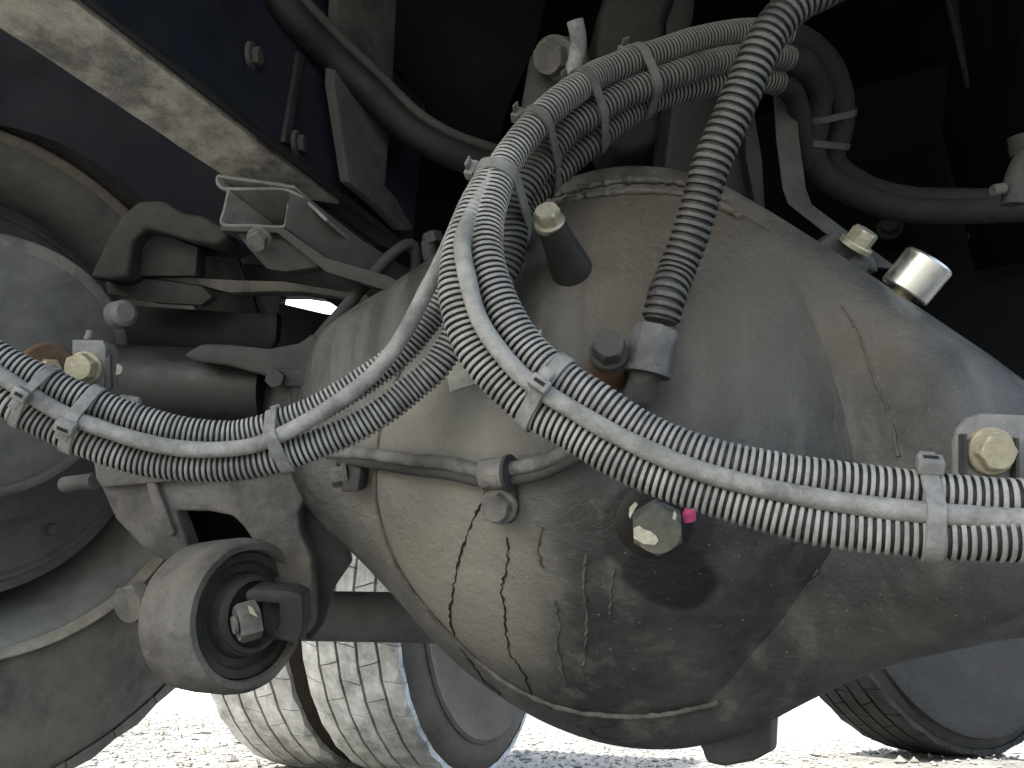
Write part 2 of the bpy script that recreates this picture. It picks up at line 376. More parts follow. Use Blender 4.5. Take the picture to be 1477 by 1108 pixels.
for (zu, zv, su, sv, nn_) in ((235, 150, 30, 18, 60), (305, 200, 30, 16, 50), (120, 60, 70, 35, 50), (60, 40, 60, 25, 30)):
    for _ in range(nn_):
        p_ = at_z(random.gauss(zu, su), random.gauss(zv, sv) , ZR); r_ = random.uniform(.0008, .0035)
        e1 = (p_ - q3).dot(lin0); 
        if not (.002 < e1 < (la - ra).length - .004): continue
        k0 = len(V2)
        for j in range(6):
            a_ = j * 1.047; V2.append(p_ + rdir * math.cos(a_) * r_ * random.uniform(.8, 1.8) + lin0 * math.sin(a_) * r_ * random.uniform(.5, 1) + UP * .0003)
        V2.append(p_ - UP * r_ * .5); F2 += [(k0 + j, k0 + (j + 1) % 6, k0 + 6) for j in range(6)]
struct(mk('dried_mud_crumbs', V2, F2, mat('rail_mud', (.30, .29, .24), .9, dust=(.55, .53, .46), dust_amt=.8, scale=80, bump=.2), ral), 'stuff')
mk('web', *prism([q3 + UP * .010, q2 + UP * .010, q2 + UP * .26, q3 + UP * .26], (la - ra).normalized() * .008), m_navy, ral)
fe = [q0.lerp(q1, .80), q0.lerp(q1, 1.0), q3.lerp(q2, 1.0), q3.lerp(q2, .80)]
for kk, (a_, b__) in enumerate(((0, .28), (.30, .62), (.64, 1))):
    mk('flange_end', *prism([fe[0].lerp(fe[3], a_) + UP * .004 * (kk + .3), fe[1].lerp(fe[2], a_) + UP * .004 * (kk + .3), fe[1].lerp(fe[2], b__) + UP * .004 * (kk + .3), fe[0].lerp(fe[3], b__) + UP * .004 * (kk + .3)], UP * .008), m_castd, ral, bevel=.0015)
mk('upper_flange', *prism([q0 + UP * .262, q1 + UP * .262, q2 + UP * .262, q3 + UP * .262], UP * .009), m_dark, ral)
# strip of a second liner plate riveted outside the web
lin = (ra - la).normalized()
mk('liner_edge', *prism([q3 + lin * .006 + UP * .0, q2 + lin * .006, q2 + lin * .006 + UP * .010, q3 + lin * .006 + UP * .010], lin * .006), m_dark2, ral, bevel=.0015)

def bolt(o, ax, r, h, m, parent=None, label=None, washer=None, wm=None, cat='bolt', group=None, rot=.3, dish=False, stud=0, name='bolt'):
    """a bolt: hex head, washer and (maybe) stud end; a part 'bolt' when it has a parent"""
    ax = ax.normalized()
    wh = r * .28 if washer else 0
    if parent is None:
        t = thing(name, label, cat, o, group)
        hd = mk('hex_head', *hexhead(o + ax * wh, ax, r, h, rot, dish), m, t, ang=25)
        if washer: mk('washer', *disc(o - ax * .002, ax, washer, wh + .002), wm or m, t)
        if stud: mk('threaded_end', *disc(o + ax * (wh + h), ax, r * .45, stud), m, t)
        return t
    hd = mk(name, *hexhead(o + ax * wh, ax, r, h, rot, dish), m, parent, label=label, ang=25)
    root = hd
    if washer: mk('washer', *disc(o - ax * .002, ax, washer, wh + .002), wm or m, root)
    if stud: mk('threaded_end', *disc(o + ax * (wh + h), ax, r * .45, stud), m, root)
    return hd
# bolts in the rail web (lighter rims in the photo)
def hit_plane(u, v, p0, nrm):
    o, d = ray(u, v); k = (p0 - o).dot(nrm) / d.dot(nrm); return o + d * k
wn = rdir.cross(UP).normalized()
for (u, v) in ((362, 82), (427, 208)):
    p = hit_plane(u, v, ra + lin * .0, wn)
    bolt(p + lin * .001, lin, .010, .007, m_castd, ral, washer=.015)
# cross plates closing the view ahead of the axle
def wallpt(u, v, t):
    return hit_plane(u, v, TR(0, t, 0), FW)
TB = .50
cm = thing('rear_crossmember', 'broad dark crossmember plate in the shadow far behind the axle', 'crossmember', TR(0, TB, .6))
def wl(u, v, t=TB): return (wallpt(u, v, t) - TR(0, t, 0)).dot(AX)
def wz(u, v, t=TB): return wallpt(u, v, t).z
def wp(l, z, t=TB): return TR(l, t, z)
xL, xR = wl(404, 432), wl(532, 456)
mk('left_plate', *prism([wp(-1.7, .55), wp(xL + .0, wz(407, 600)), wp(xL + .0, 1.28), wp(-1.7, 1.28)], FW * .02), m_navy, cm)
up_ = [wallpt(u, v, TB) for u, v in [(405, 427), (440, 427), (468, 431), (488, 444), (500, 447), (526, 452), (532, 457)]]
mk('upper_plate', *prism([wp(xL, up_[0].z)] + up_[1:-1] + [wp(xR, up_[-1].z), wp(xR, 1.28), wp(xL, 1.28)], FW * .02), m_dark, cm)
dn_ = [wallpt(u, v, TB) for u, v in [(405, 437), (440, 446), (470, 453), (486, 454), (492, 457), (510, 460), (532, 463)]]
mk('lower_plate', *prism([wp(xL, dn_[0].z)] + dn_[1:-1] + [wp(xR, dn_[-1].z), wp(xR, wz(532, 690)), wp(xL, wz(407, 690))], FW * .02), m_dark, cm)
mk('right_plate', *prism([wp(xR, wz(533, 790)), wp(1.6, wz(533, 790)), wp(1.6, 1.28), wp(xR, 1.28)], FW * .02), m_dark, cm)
wl_ = thing('added_backdrop', 'added white wall beyond the truck, seen in slivers under the axle', 'backdrop', Vector((0, 11, 0)))  # added to turn the gaps white and bounce light back
mk('backdrop_face', *box(Vector((1, 11, 4.4)), Vector((40, 0, 0)), Vector((0, .3, 0)), Vector((0, 0, 9))), mat('backdrop_white', (.78, .77, .74), .9, scale=3, bump=.1, fine=.03), wl_)

# right frame rail, nearly edge on
rr_ = rail('frame_rail', 'right chassis rail lost in black shadow above the strap bracket', .40, .48, -.45, .48, .86, .405, m_dark)
for (u, v) in ((1283, 330), (1417, 336)):
    p = wallpt(u, v, 1.0)
    pass

fen = [(-72 + 396 * math.cos(R(a)), 570 - 396 * math.sin(R(a))) for a in range(115, 28, -4)]
fen = fen + [(345, 372), (420, 330), (520, 240), (420, -80), (-330, -120)]
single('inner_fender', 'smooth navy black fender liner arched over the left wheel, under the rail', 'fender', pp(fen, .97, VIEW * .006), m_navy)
# spring / suspension plates in the dark
def plate(name, label, cat, px, d, thick, m, bevel=.002, parent=None, vec=None):
    geo = pp(px, d, vec if vec is not None else VIEW * thick)
    if parent is not None: return mk(name, *geo, m, parent, bevel=bevel, label=label)
    return single(name, label, cat, geo, m, bevel=bevel)
ub = [hit_plane(u, v, ra, wn) + lin * .016 for u, v in [(456, -30), (545, -30), (535, 150), (524, 268), (540, 285), (566, 330), (548, 332), (516, 300), (470, 262), (448, 120)]]
single('upright_bracket', 'tall dark upright bracket standing on the left chassis rail, foot bent outwards', 'bracket', prism(ub, lin * .012), m_castd, bevel=.002)
mk('rib', *prism([hit_plane(u, v, ra, wn) + lin * .001 for u, v in ((424, 75), (433, 78), (412, 208), (402, 205))], lin * .005), m_dark2, ral, bevel=.001)
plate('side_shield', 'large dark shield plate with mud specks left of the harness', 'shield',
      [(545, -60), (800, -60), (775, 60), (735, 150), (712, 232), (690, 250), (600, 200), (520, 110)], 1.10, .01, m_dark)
shb = thing('shield_bolt', 'small bolt with a bright worn edge in the shadow left of the harness crossing', 'bolt', P(576, 262, 1.0))
mk('hex_head', *hexhead(P(576, 262, 1.02), -VIEW, .012, .009), m_castd, shb)
single('shield_bolt', 'small bright nick edged bolt just under the curved pipe in shadow', 'bolt', hexhead(P(556, 206, 1.0), -VIEW, .010, .008), m_cast)
for (u, v, w_, h_) in ((1375, 60, .02, .20), (1445, 40, .02, .22)):
    pass
plate('inner_liner', 'dark flat liner panel with a faint edge deep in the shadow at upper left', 'panel', [(395, 60), (450, 66), (452, 270), (420, 262), (398, 200)], 1.12, .008, m_dark2, .001)
plate('hanger_plate', 'faint upright hanger plate deep in the shadow at upper right', 'plate', [(1365, -20), (1398, -20), (1408, 70), (1400, 125), (1384, 60)], .98, .01, m_dark2, .001)
plate('hanger_plate', 'second faint hanger plate at the far upper right edge of the shadow', 'plate', [(1440, -20), (1468, -20), (1470, 60), (1462, 110), (1448, 60)], .98, .01, m_dark2, .001)
pts = [P(u, v, d) for u, v, d in [(380, -40, .82), (420, 20, .84), (480, 82, .88), (530, 128, .9), (585, 182, .92), (640, 216, .93), (705, 238, .95), (790, 262, .98)]]
t = thing('air_pipe', 'thick dark pipe curving down from the top towards the harness', 'pipe', pts[0])
mk('pipe_body', *tube(resample(pts, .006), .019, 20), m_dark2, t)
mk('pipe_sheath', *tube([p + Vector((.012, -.012, .014)) for p in resample(pts, .01)], .0065, 12), m_castd, t)

# ------------------------------------------------------------------ rear axle
stations = [(-260, 510, 620, 1.02), (-100, 514, 624, .99), (120, 520, 640, .96), (300, 545, 670, .93), (380, 540, 682, .915), (440, 514, 704, .90), (500, 474, 745, .88), (560, 436, 797, .865), (620, 396, 862, .85), (700, 342, 952, .82),
            (780, 290, 1012, .795), (860, 256, 1050, .77), (940, 246, 1066, .745), (1020, 259, 1063, .725), (1100, 300, 1040, .70),
            (1180, 350, 1000, .68), (1260, 402, 958, .66), (1340, 456, 930, .64), (1420, 510, 914, .62), (1500, 566, 906, .60), (1620, 620, 905, .575), (1800, 655, 906, .54)]
st = []
def cr(a, b, c, d, t): return tuple(.5 * (2 * q1 + (q2 - q0) * t + (2 * q0 - 5 * q1 + 4 * q2 - q3) * t * t + (3 * q1 - q0 - 3 * q2 + q3) * t ** 3) for q0, q1, q2, q3 in zip(a, b, c, d))
ss = [stations[0]] + stations + [stations[-1]]
for i in range(1, len(ss) - 2):
    for k in range(6): st.append(cr(*ss[i - 1:i + 3], k / 6))
st.append(stations[-1])
SEG = 72; V, Fc = [], []
back = FW
for (u, vt, vb, d) in st:
    a, b = P(u, vt, d), P(u, vb, d + .0); c = (a + b) / 2; hv = (a - b) / 2
    hd = min(.115, hv.length * .85) - .034 * math.exp(-((u - 1130) / 190) ** 4)
    bk = (back - hv.normalized() * back.dot(hv.normalized())).normalized()
    for k in range(SEG):
        th = 2 * math.pi * k / SEG; cs, sn = math.cos(th), math.sin(th); e = 2 / 2.7
        x = math.copysign(abs(cs) ** e, cs); y = math.copysign(abs(sn) ** e, sn)
        p = c + hv * y + bk * hd * x
        V.append(p + UP * noise.noise(p * 9) * .0025)
for i in range(len(st) - 1):
    for k in range(SEG):
        a, b = i * SEG + k, i * SEG + (k + 1) % SEG; Fc.append((a, b, b + SEG, a + SEG))
Fc += [tuple(range(SEG)), tuple(range((len(st) - 1) * SEG, len(st) * SEG))]
axle = thing('rear_axle', 'big dark dirty rear axle housing with a round bulging bowl in the middle', 'axle', BC)
mk('axle_housing', V, Fc, m_axle, axle, ang=80)
hv_, hf_ = V, Fc
# bowl: a bulging cover on the camera side
nF = -FW
dc = P(925, 612, .665)
ex = (P(1318, 630, .625) - P(540, 640, .735)) / 2; ex_ctr = (P(1318, 630, .625) + P(540, 640, .735)) / 2
ez = (P(925, 262, .665) - P(925, 985, .665)) / 2
bowl_n = ex.cross(ez).normalized()
if bowl_n.dot(VIEW) > 0: bowl_n = -bowl_n
bc = P(928, 624, .668)
V, Fc = [], []
NR, NA = 70, 240
rim_px = [(1365, 660), (1335, 570), (1275, 480), (1196, 400), (1108, 328), (1020, 284), (930, 270), (835, 282), (745, 328), (665, 405), (596, 500), (552, 600), (541, 700), (556, 780), (592, 850), (655, 925),
          (725, 985), (800, 1022), (875, 1036), (960, 1034), (1045, 1014), (1130, 972), (1220, 912), (1300, 842), (1350, 755)]
rim3 = [hit_plane_(u, v, bc, bowl_n) for u, v in rim_px] if False else []
def on_pl(u, v):
    o, d = ray(u, v); return o + d * ((bc - o).dot(bowl_n) / d.dot(bowl_n))
rim3 = [on_pl(u, v) for u, v in rim_px]; nrp = len(rim3); rimc = []
for k in range(NA):
    e = k / NA * nrp; i = int(e); t_ = e - i
    p0, p1, p2, p3 = (rim3[(i + j) % nrp] for j in (-1, 0, 1, 2))
    rimc.append(.5 * ((2 * p1) + (p2 - p0) * t_ + (2 * p0 - 5 * p1 + 4 * p2 - p3) * t_ * t_ + (3 * p1 - p0 - 3 * p2 + p3) * t_ ** 3))
bctr = on_pl(925, 645)
for i in range(NR + 1):
    q = (i / NR) ** .85
    for k in range(NA):
        sf = min(1, (math.cos(2 * math.pi * k / NA + .35) * .5 + .5) ** .9 * 1.08)
        hgt = .108 * ((1 - sf) * (max(0, 1 - q ** 2.3)) ** .72 + sf * (max(0, 1 - q ** 2.0)) ** 1.25) - .004 * sf * q
        p = bctr.lerp(rimc[k], q) + bowl_n * (hgt - .006)
        p = p + bowl_n * (noise.noise(p * 7) * .005 + noise.noise(p * 22) * .0018 + noise.noise(p * 60) * .0006) * (1 - q ** 6)
        V.append(p)
for k in range(NA):       # skirt running back into the housing
    a = 2 * math.pi * k / NA; V.append(V[NR * NA + k] - bowl_n * .085)
for i in range(NR + 1):
    for k in range(NA):
        a, b = i * NA + k, i * NA + (k + 1) % NA; Fc.append((a, b, b + NA, a + NA))
mk('bowl_cover', V, Fc, m_axle, axle, ang=70)
bvh = BVHTree.FromPolygons([Vector(v) for v in V] + [Vector(v) for v in hv_], Fc + [tuple(i + len(V) for i in f) for f in hf_])
def surf(u, v):
    o, d = ray(u, v); h = bvh.ray_cast(o, d)
    if h[0] is None: return P(u, v, .7), -VIEW
    n = h[1] if h[1].dot(d) < 0 else -h[1]
    return h[0], n
def surf_line(px, step=.004):
    cc = resample([Vector((u, v, 0)) for u, v in px], 6)
    return [surf(c.x, c.y)[0] for c in cc]
def bead(name, px, r, m, parent, jag=0, label=None, seg=8):
    cc = resample([Vector((u, v, 0)) for u, v in px], 5); L0 = [(lambda h: h[0] + h[1] * r * .35)(surf(c.x + random.uniform(-1, 1) * jag * 900, c.y)) for c in cc]; jag = min(jag, .0008)
    L1 = [p + Vector((noise.noise(p * 130), noise.noise(p * 130 + Vector((5, 5, 5))), noise.noise(p * 130 + Vector((3, 9, 1))))) * jag for p in L0]
    return mk(name, *tube(L1, lambda i: r * max(.25, .85 + 1.1 * noise.noise(L1[i] * 190 + Vector((i * .01, 0, 0)))), seg), m, parent, label=label)
rim = [Vector(V[NR * NA + k]) for k in range(NA)]
rseg = resample(rim[int(.40 * NA):int(.80 * NA)], .003)
mk('weld_seam', *tube([p + bowl_n * .004 + Vector((noise.noise(p * 90), 0, noise.noise(p * 90 + Vector((4, 4, 4))))) * .0012 for p in rseg], lambda i: .0022 * (1 + .35 * noise.noise(rseg[i] * 140)), 10), m_weld, axle)

bead('weld_seam', [(1215, 440), (1238, 478), (1252, 515), (1262, 550), (1285, 600), (1296, 660)], .0014, m_axle, axle, .0016)
print('DS', [(-(MC.inverted() @ surf(u, v)[0]).z) for u, v in ((976, 390), (961, 430), (949, 478), (935, 532), (896, 592), (948, 752), (640, 800), (1250, 600))])
bead('crack', [(722, 712), (700, 722), (682, 750), (668, 790), (655, 840), (651, 890), (656, 915), (672, 945), (698, 980), (724, 1003)], .0011, m_crack, axle, .0022, seg=6)
bead('crack', [(733, 775), (731, 820), (724, 850), (728, 880), (729, 915), (738, 945), (752, 965), (768, 1000), (796, 1024)], .0009, m_crack, axle, .0028, seg=6)
bead('crack', [(832, 1046), (850, 1050), (872, 1048), (892, 1042)], .0009, m_crack, axle, .0015, seg=6)
bead('crack', [(850, 1050), (862, 1062), (885, 1066)], .0008, m_crack, axle, .0015, seg=6)
# pipe seam edge along the lower left arm
#bead('arm_edge_bead', [(445, 765), (500, 812), (560, 862), (615, 915), (640, 945), (700, 992), (770, 1033)], .0018, m_weld, axle, .0006)
V2, F2 = [], []
zones = [(1040, 800, 60, 40, 70), (820, 900, 50, 110, 90), (960, 900, 120, 90, 70), (700, 800, 60, 100, 50), (1250, 850, 110, 60, 50), (1050, 560, 120, 120, 40), (1220, 560, 60, 90, 50), (820, 460, 60, 60, 30), (1360, 760, 80, 120, 40)]
for (zu, zv, su, sv, nn_) in zones:
    for _ in range(int(nn_ * .6)):
        u_, v_ = random.gauss(zu, su), random.gauss(zv, sv)
        o, d = ray(u_, v_); h_ = bvh.ray_cast(o, d)
        if h_[0] is None: continue
        n_ = h_[1] if h_[1].dot(d) < 0 else -h_[1]; x_, y_ = frame(n_); r_ = random.uniform(.0004, .0013) * (1.6 if random.random() < .1 else 1)
        k0 = len(V2); a_ = random.random() * 6
        for j in range(5):
            q_ = r_ * random.uniform(.6, 1.3); V2.append(h_[0] - n_ * .0002 + (x_ * math.cos(a_ + j * 1.257) + y_ * math.sin(a_ + j * 1.257)) * q_)
        V2.append(h_[0] + n_ * r_ * .5)
        F2 += [(k0 + j, k0 + (j + 1) % 5, k0 + 5) for j in range(5)]
m_mud = mat('dried_mud', (0.112, 0.108, 0.092), .9, dust=(0.208, 0.2, 0.176), dust_amt=.7, scale=80, bump=.2)
struct(mk('dried_mud_flecks', V2, F2, m_mud, axle), 'stuff')
for px in ([(800, 865), (806, 900), (804, 935), (810, 968), (818, 992)], [(845, 800), (842, 850), (846, 905), (842, 960)], [(888, 700 + 120), (882, 850), (880, 885)], [(782, 760), (776, 790), (784, 820)], [(1145, 870), (1165, 845), (1180, 820)]):
    bead('mud_run', px, .0012, m_weld, axle, .0022, seg=6)
# drain boss under the bowl
p_, n_ = surf(1062, 1062)
bs = [P(u, v, .70) for u, v in [(998, 1055), (1013, 1082), (1019, 1100), (1045, 1105), (1087, 1097), (1110, 1084), (1113, 1030), (1060, 1030)]]
mk('drain_boss', *noisy(prism(bs, FW * .055), .001, 40), m_castd, axle, bevel=.004)
# filler plug
p_, n_ = surf(946, 754)
plug = P(948, 754, .5) ; pl = p_ - n_ * .004
pn = (n_ * .9 - VIEW * .4 + Vector((-.12, 0, .05))).normalized()
mk('plug_seat', *lathe(pl, n_, [(-.01, .033), (.002, .031), (.004, .028), (.0045, .024), (.007, .023)], 40, wob=.05), m_slate, axle)
ob = mk('filler_plug', *hexhead(pl + n_ * .006, pn, .0205, .020, .55), m_flake, axle, label='hexagonal filler plug with flaking pale paint', ang=25)
tp = pl + n_ * .006 + pn * .0203; xx, yy = frame(pn)
# flakes of paint on the plug face
ptsu = [(914, 762), (922, 758), (930, 764), (938, 766), (946, 772), (950, 780), (944, 786), (928, 784), (914, 776)]
def on_plane(u, v, p0, nn): return hit_plane(u, v, p0, nn)
for px in (ptsu, [(908, 732), (916, 724), (920, 727), (912, 740), (909, 748), (907, 744)], [(972, 736), (976, 742), (974, 750), (970, 748)]):
    mk('paint_flake', *prism([on_plane(u, v, tp, pn) for u, v in px], pn * .0007), m_chip, ob, smooth=False)
pk, nk = surf(992, 742); mk('paint_dab', *noisy(lathe(pk, nk, [(-.001, .006), (.004, .0055), (.005, .002)], 12), .002, 200), m_pink, axle, label='dab of pink marker paint')
# label stuck to the bowl
lab = [surf(u, v) for u, v in [(640, 500), (700, 487), (781, 476), (774, 515), (765, 545), (700, 548), (650, 560)]]
cpt = sum((a for a, b in lab), Vector()) / len(lab)
g1 = []
V, Fc = [], []
for j in range(7):
    for i in range(9):
        a = (i / 8, j / 6)
        top = Vector((640 + 143 * a[0], 505 - 29 * a[0], 0)); bot = Vector((650 + 124 * a[0], 566 - 40 * a[0], 0))
        q = top.lerp(bot, a[1]); p, n_ = surf(q.x, q.y); V.append(p + n_ * .0012)
for j in range(6):
    for i in range(8): a = j * 9 + i; Fc.append((a, a + 1, a + 10, a + 9))
mk('sticker', V, Fc, m_labelm, axle, label='weathered pale sticker half hidden by the harness')
# boss and pale bolt near the top left
def boss(u0, v0, u1, v1, d0, r0, r1, m, parent, name='boss'):
    a = P(u0, v0, d0); b = surf(u1, v1)[0] - (a - surf(u1, v1)[0]).normalized() * .012
    ax = (a - b); L = ax.length
    mk(name, *lathe(b, ax, [(0, r1), (L * .8, r0), (L, r0), (L, r0 * .5)], 28), m, parent)
    return a, ax.normalized()
ps, ns = surf(822, 392)
a, ax = boss(793, 322, 824, 388, (cam.matrix_world.inverted() @ ps).z * -1 - .035, .0125, .019, m_slate, axle, 'bolt_boss')
bolt(a, (ax * .8 - VIEW * .5 + UP * .3).normalized(), .0105, .011, m_zinc, axle, label='clean pale zinc bolt', washer=.0125, rot=.1)
# bolt beside the breather hose, with its rusty bracket
ps, ns = surf(880, 530)
bk = P(878, 512, -(MC.inverted() @ ps).z - .028); 
brk = thing('hose_bracket', 'small rusty bracket with dark bolt beside the end of the breather hose', 'bracket', bk)
a2, n2 = surf(876, 540); 
mk('standoff', *lathe(a2 - n2 * .005, bk - a2, [(0, .017), ((bk - a2).length, .015)], 24), m_rust, brk)
nb_ = (-VIEW * .8 + UP * .35 + AX * -.1).normalized()
mk('tab', *prism([P(u, v, -(MC.inverted() @ bk).z) for u, v in [(853, 500), (856, 522), (864, 533), (905, 533), (912, 515), (900, 490), (880, 482), (862, 486)]], -nb_ * .005), m_castd, brk, bevel=.001)
bolt(bk + nb_ * .002, nb_, .0125, .012, m_castd, brk, washer=.0145, rot=.2)
# chrome cap on the right shoulder and its threaded neck
p0 = surf(1290, 438)[0]; DCH = .66
c0, c1 = P(1302, 432, .655), P(1342, 378, .655)
axc = (c1 - c0).normalized()
cc = thing('vent_cap', 'shiny bare metal cylinder cap standing on the right shoulder of the axle', 'cap', p0)
s0 = P(1302, 415, .655)
base = P(1296, 440, .66)
axc = (P(1337, 381, .640) - P(1303, 422, .648)).normalized()
cb = P(1303, 422, .648)
mk('cap_shell', *lathe(cb, axc, [(.004, .0), (.004, .019), (0, .0205), (.0015, .0216), (.032, .0216), (.034, .020), (.0343, .016), (.0343, .0)], 56), m_chrome, cc)
mk('neck', *lathe(cb - axc * .030, axc, [(0, .010), (.014, .010), (.0145, .013), (.019, .0135), (.0195, .009), (.034, .009)], 32), m_brass, cc)
mk('hex_base', *hexhead(cb - axc * .022, axc, .015, .007, .2), m_castd, cc, ang=25)

# ------------------------------------------------------------------ strap bracket, pedestals, bump stop behind the bowl
t = thing('strap_bracket', 'long bent flat steel strap bolted to the right shoulder of the axle', 'bracket', P(1240, 350, .72))
dS = .74
path = [(1118, 108, .84), (1124, 200, .82), (1133, 270, .80), (1141, 292, .79), (1160, 307, .775), (1200, 338, .745), (1245, 372, .71), (1262, 384, .70)]
Lp = [P(*q) for q in path]; wv = (P(1160, 290, .85) - P(1135, 290, .80))
off = [AX * .028 + FW * .022] * 4 + [AX * .012 + FW * .035 + UP * -.0] * 4
off = [FW * .012 + AX * .020 + UP * .0] * 8
V = []; 
for p, o_ in zip(Lp, off):
    nrm = (-VIEW).cross(o_).normalized() * .0
    V += [p, p + o_]
n = len(Lp); th = AX * -.0035 + UP * -.001
V2 = V + [v + th for v in V]; Fc = []
for i in range(n - 1):
    a = 2 * i; m2 = 2 * n
    Fc += [(a, a + 1, a + 3, a + 2), (a + m2, a + 1 + m2, a + 3 + m2, a + 2 + m2), (a, a + 2, a + 2 + m2, a + m2), (a + 1, a + 3, a + 3 + m2, a + 1 + m2)]
Fc += [(0, 1, 2 * n + 1, 2 * n), (2 * n - 2, 2 * n - 1, 4 * n - 1, 4 * n - 2)]
mk('strap', V2, Fc, m_strap, t, bevel=.0006)
mk('foot_lug', *pp([(1180, 352), (1205, 332), (1232, 350), (1262, 372), (1268, 392), (1250, 388), (1222, 378), (1200, 366)], .70, VIEW * .03), m_strap, t, bevel=.002)
mk('clamp_block', *pp([(1222, 378), (1236, 366), (1256, 380), (1250, 400), (1230, 392)], .685, VIEW * .03), m_castd, t, bevel=.003)
bp_ = P(1232, 352, .70); bax = (P(1252, 330, .69) - P(1232, 356, .70)).normalized()
bolt(P(1234, 354, .69), bax, .0125, .013, m_zinc, t, label='clean pale zinc bolt', washer=.016, rot=.5)
# mount lug with nut, pump tube
t = thing('mounting_lug', 'cast mounting lug with a dirty nut above the harness, left of the open tube', 'bracket', P(800, 100, .80))
mk('lug_body', *pp([(742, 205), (752, 150), (764, 80), (780, 58), (812, 48), (848, 52), (852, 95), (840, 150), (800, 190)], .83, VIEW * .05), m_castd, t, bevel=.008, segs=3)
bolt(P(800, 84, .825), (-VIEW + AX * -.5 + UP * -.4), .019, .018, m_cast, t, washer=.024, rot=.3, dish=True, name='nut')
single('open_tube', 'short open ended rubber tube sticking up behind the harness', 'tube',
       join(tube(resample([P(u, v, d) for u, v, d in [(822, 130, .70), (826, 105, .70), (832, 80, .70), (834, 55, .695), (829, 28, .69)]], .004), .0078, 20, caps=False),
            tube(resample([P(u, v, d) for u, v, d in [(822, 130, .70), (826, 105, .70), (832, 80, .70), (834, 55, .695), (829, 28, .69)]], .004), .0058, 20, caps=False),
            ), m_hose)
bsx = P(905, 110, .95)
t = thing('bump_stop', 'wide dark rubber bump stop block hanging behind the harness at the top', 'bump stop', bsx)
mk('block', *pp([(858, 70), (862, 20), (880, -30), (985, -30), (962, 30), (955, 100), (958, 190), (948, 215), (905, 226), (878, 215), (862, 180)], .92, VIEW * .12), m_dark2, t, bevel=.02, segs=5)
mk('backing_plate', *pp([(958, -60), (1010, -60), (1000, 30), (975, 80), (960, 60)], .93, VIEW * .05), m_dark2, t, bevel=.004)
t = thing('spring_pedestal', 'grey steel pedestal standing on top of the axle bowl behind the harness', 'pedestal', P(1020, 240, .85))
mk('pedestal_body', *pp([(955, 270), (962, 200), (972, 130), (985, 90), (1065, 90), (1085, 170), (1092, 240), (1098, 300), (1060, 290)], .84, VIEW * .09), m_dark2, t, bevel=.006, segs=3)
mk('side_plate', *pp([(1072, 130), (1088, 160), (1100, 230), (1104, 300), (1090, 300), (1076, 230)], .82, VIEW * .09), m_dark2, t, bevel=.002)
# ridges across the top of the bowl
bead('forged_ridge', [(795, 285), (850, 270), (920, 262), (990, 268), (1050, 292)], .004, m_axle, axle, .0004, seg=12)
bead('forged_ridge', [(790, 300), (850, 285), (930, 278), (1010, 288), (1070, 316)], .004, m_axle, axle, .0004, seg=12)

# ------------------------------------------------------------------ hoses of the harness
CAB = {}
def cable(key, px, r, pitch=None, m=None, name='corrugated_conduit', label='', depth=.16, group='conduits and hoses of the harness', cut=.0, segs=18):
    pts = [P(*q) for q in px]
    if pitch:
        c16 = resample(pts, pitch / 16); sel = [(0, .95), (.9, .985), (2.9, 1.0), (6.2, 1.0), (8.2, .985), (9.1, .95), (9.7, 1 - depth), (15.4, 1 - depth)]
        c, rr_l = [], []
        for q in range(len(c16) // 16 - 1):
            jt = .35 + random.uniform(-.35, .35); jr = random.uniform(.975, 1.0)
            for off_, k_r in sel:
                e = q * 16 + off_ + jt; i0 = int(e); c.append(c16[i0].lerp(c16[i0 + 1], e - i0)); rr_l.append(k_r * r * jr)
        g_ = tube(c, lambda i: rr_l[i], segs)
    else:
        c = resample(pts, .004); rad = lambda i: r * (1 + .05 * noise.noise(c[i] * 60)); g_ = tube(c, rad, 20)
    CAB[key] = (c, r)
    o = single(name, label, 'conduit' if pitch else 'hose', g_, m, group, ang=38 if pitch else 60)
    if pitch:           # crests take the dusty colour, the grooves a darker one
        o.data.materials.append(m_groove)
        for p_i, pg in enumerate(o.data.polygons):
            if len(pg.vertices) == 4 and (p_i // segs) % 8 in (5, 6, 7): pg.material_index = 1
    return o
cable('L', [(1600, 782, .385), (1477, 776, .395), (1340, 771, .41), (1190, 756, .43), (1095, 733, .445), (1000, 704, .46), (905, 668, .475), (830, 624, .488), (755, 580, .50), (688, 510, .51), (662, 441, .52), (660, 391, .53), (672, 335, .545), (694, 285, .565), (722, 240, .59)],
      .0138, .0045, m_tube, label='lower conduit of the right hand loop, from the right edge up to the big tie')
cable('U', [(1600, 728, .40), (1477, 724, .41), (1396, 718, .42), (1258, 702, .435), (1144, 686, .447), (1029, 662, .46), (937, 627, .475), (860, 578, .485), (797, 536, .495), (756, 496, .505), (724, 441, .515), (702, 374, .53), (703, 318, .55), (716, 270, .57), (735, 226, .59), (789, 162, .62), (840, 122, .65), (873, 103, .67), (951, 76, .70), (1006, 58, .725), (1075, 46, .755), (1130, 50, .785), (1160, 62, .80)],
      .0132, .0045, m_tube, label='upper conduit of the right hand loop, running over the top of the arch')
cable('S', [(1600, 754, .383), (1477, 750, .392), (1350, 741, .402), (1212, 725, .42), (1075, 698, .438), (983, 670, .45), (892, 629, .465), (827, 592, .475), (770, 556, .485), (732, 520, .49), (692, 462, .50), (672, 391, .512), (667, 350, .525), (675, 320, .54), (692, 285, .555), (715, 255, .57)],
      .0062, None, m_hose, 'rubber_hose', label='smooth grey hose lying between the two conduits on the right')
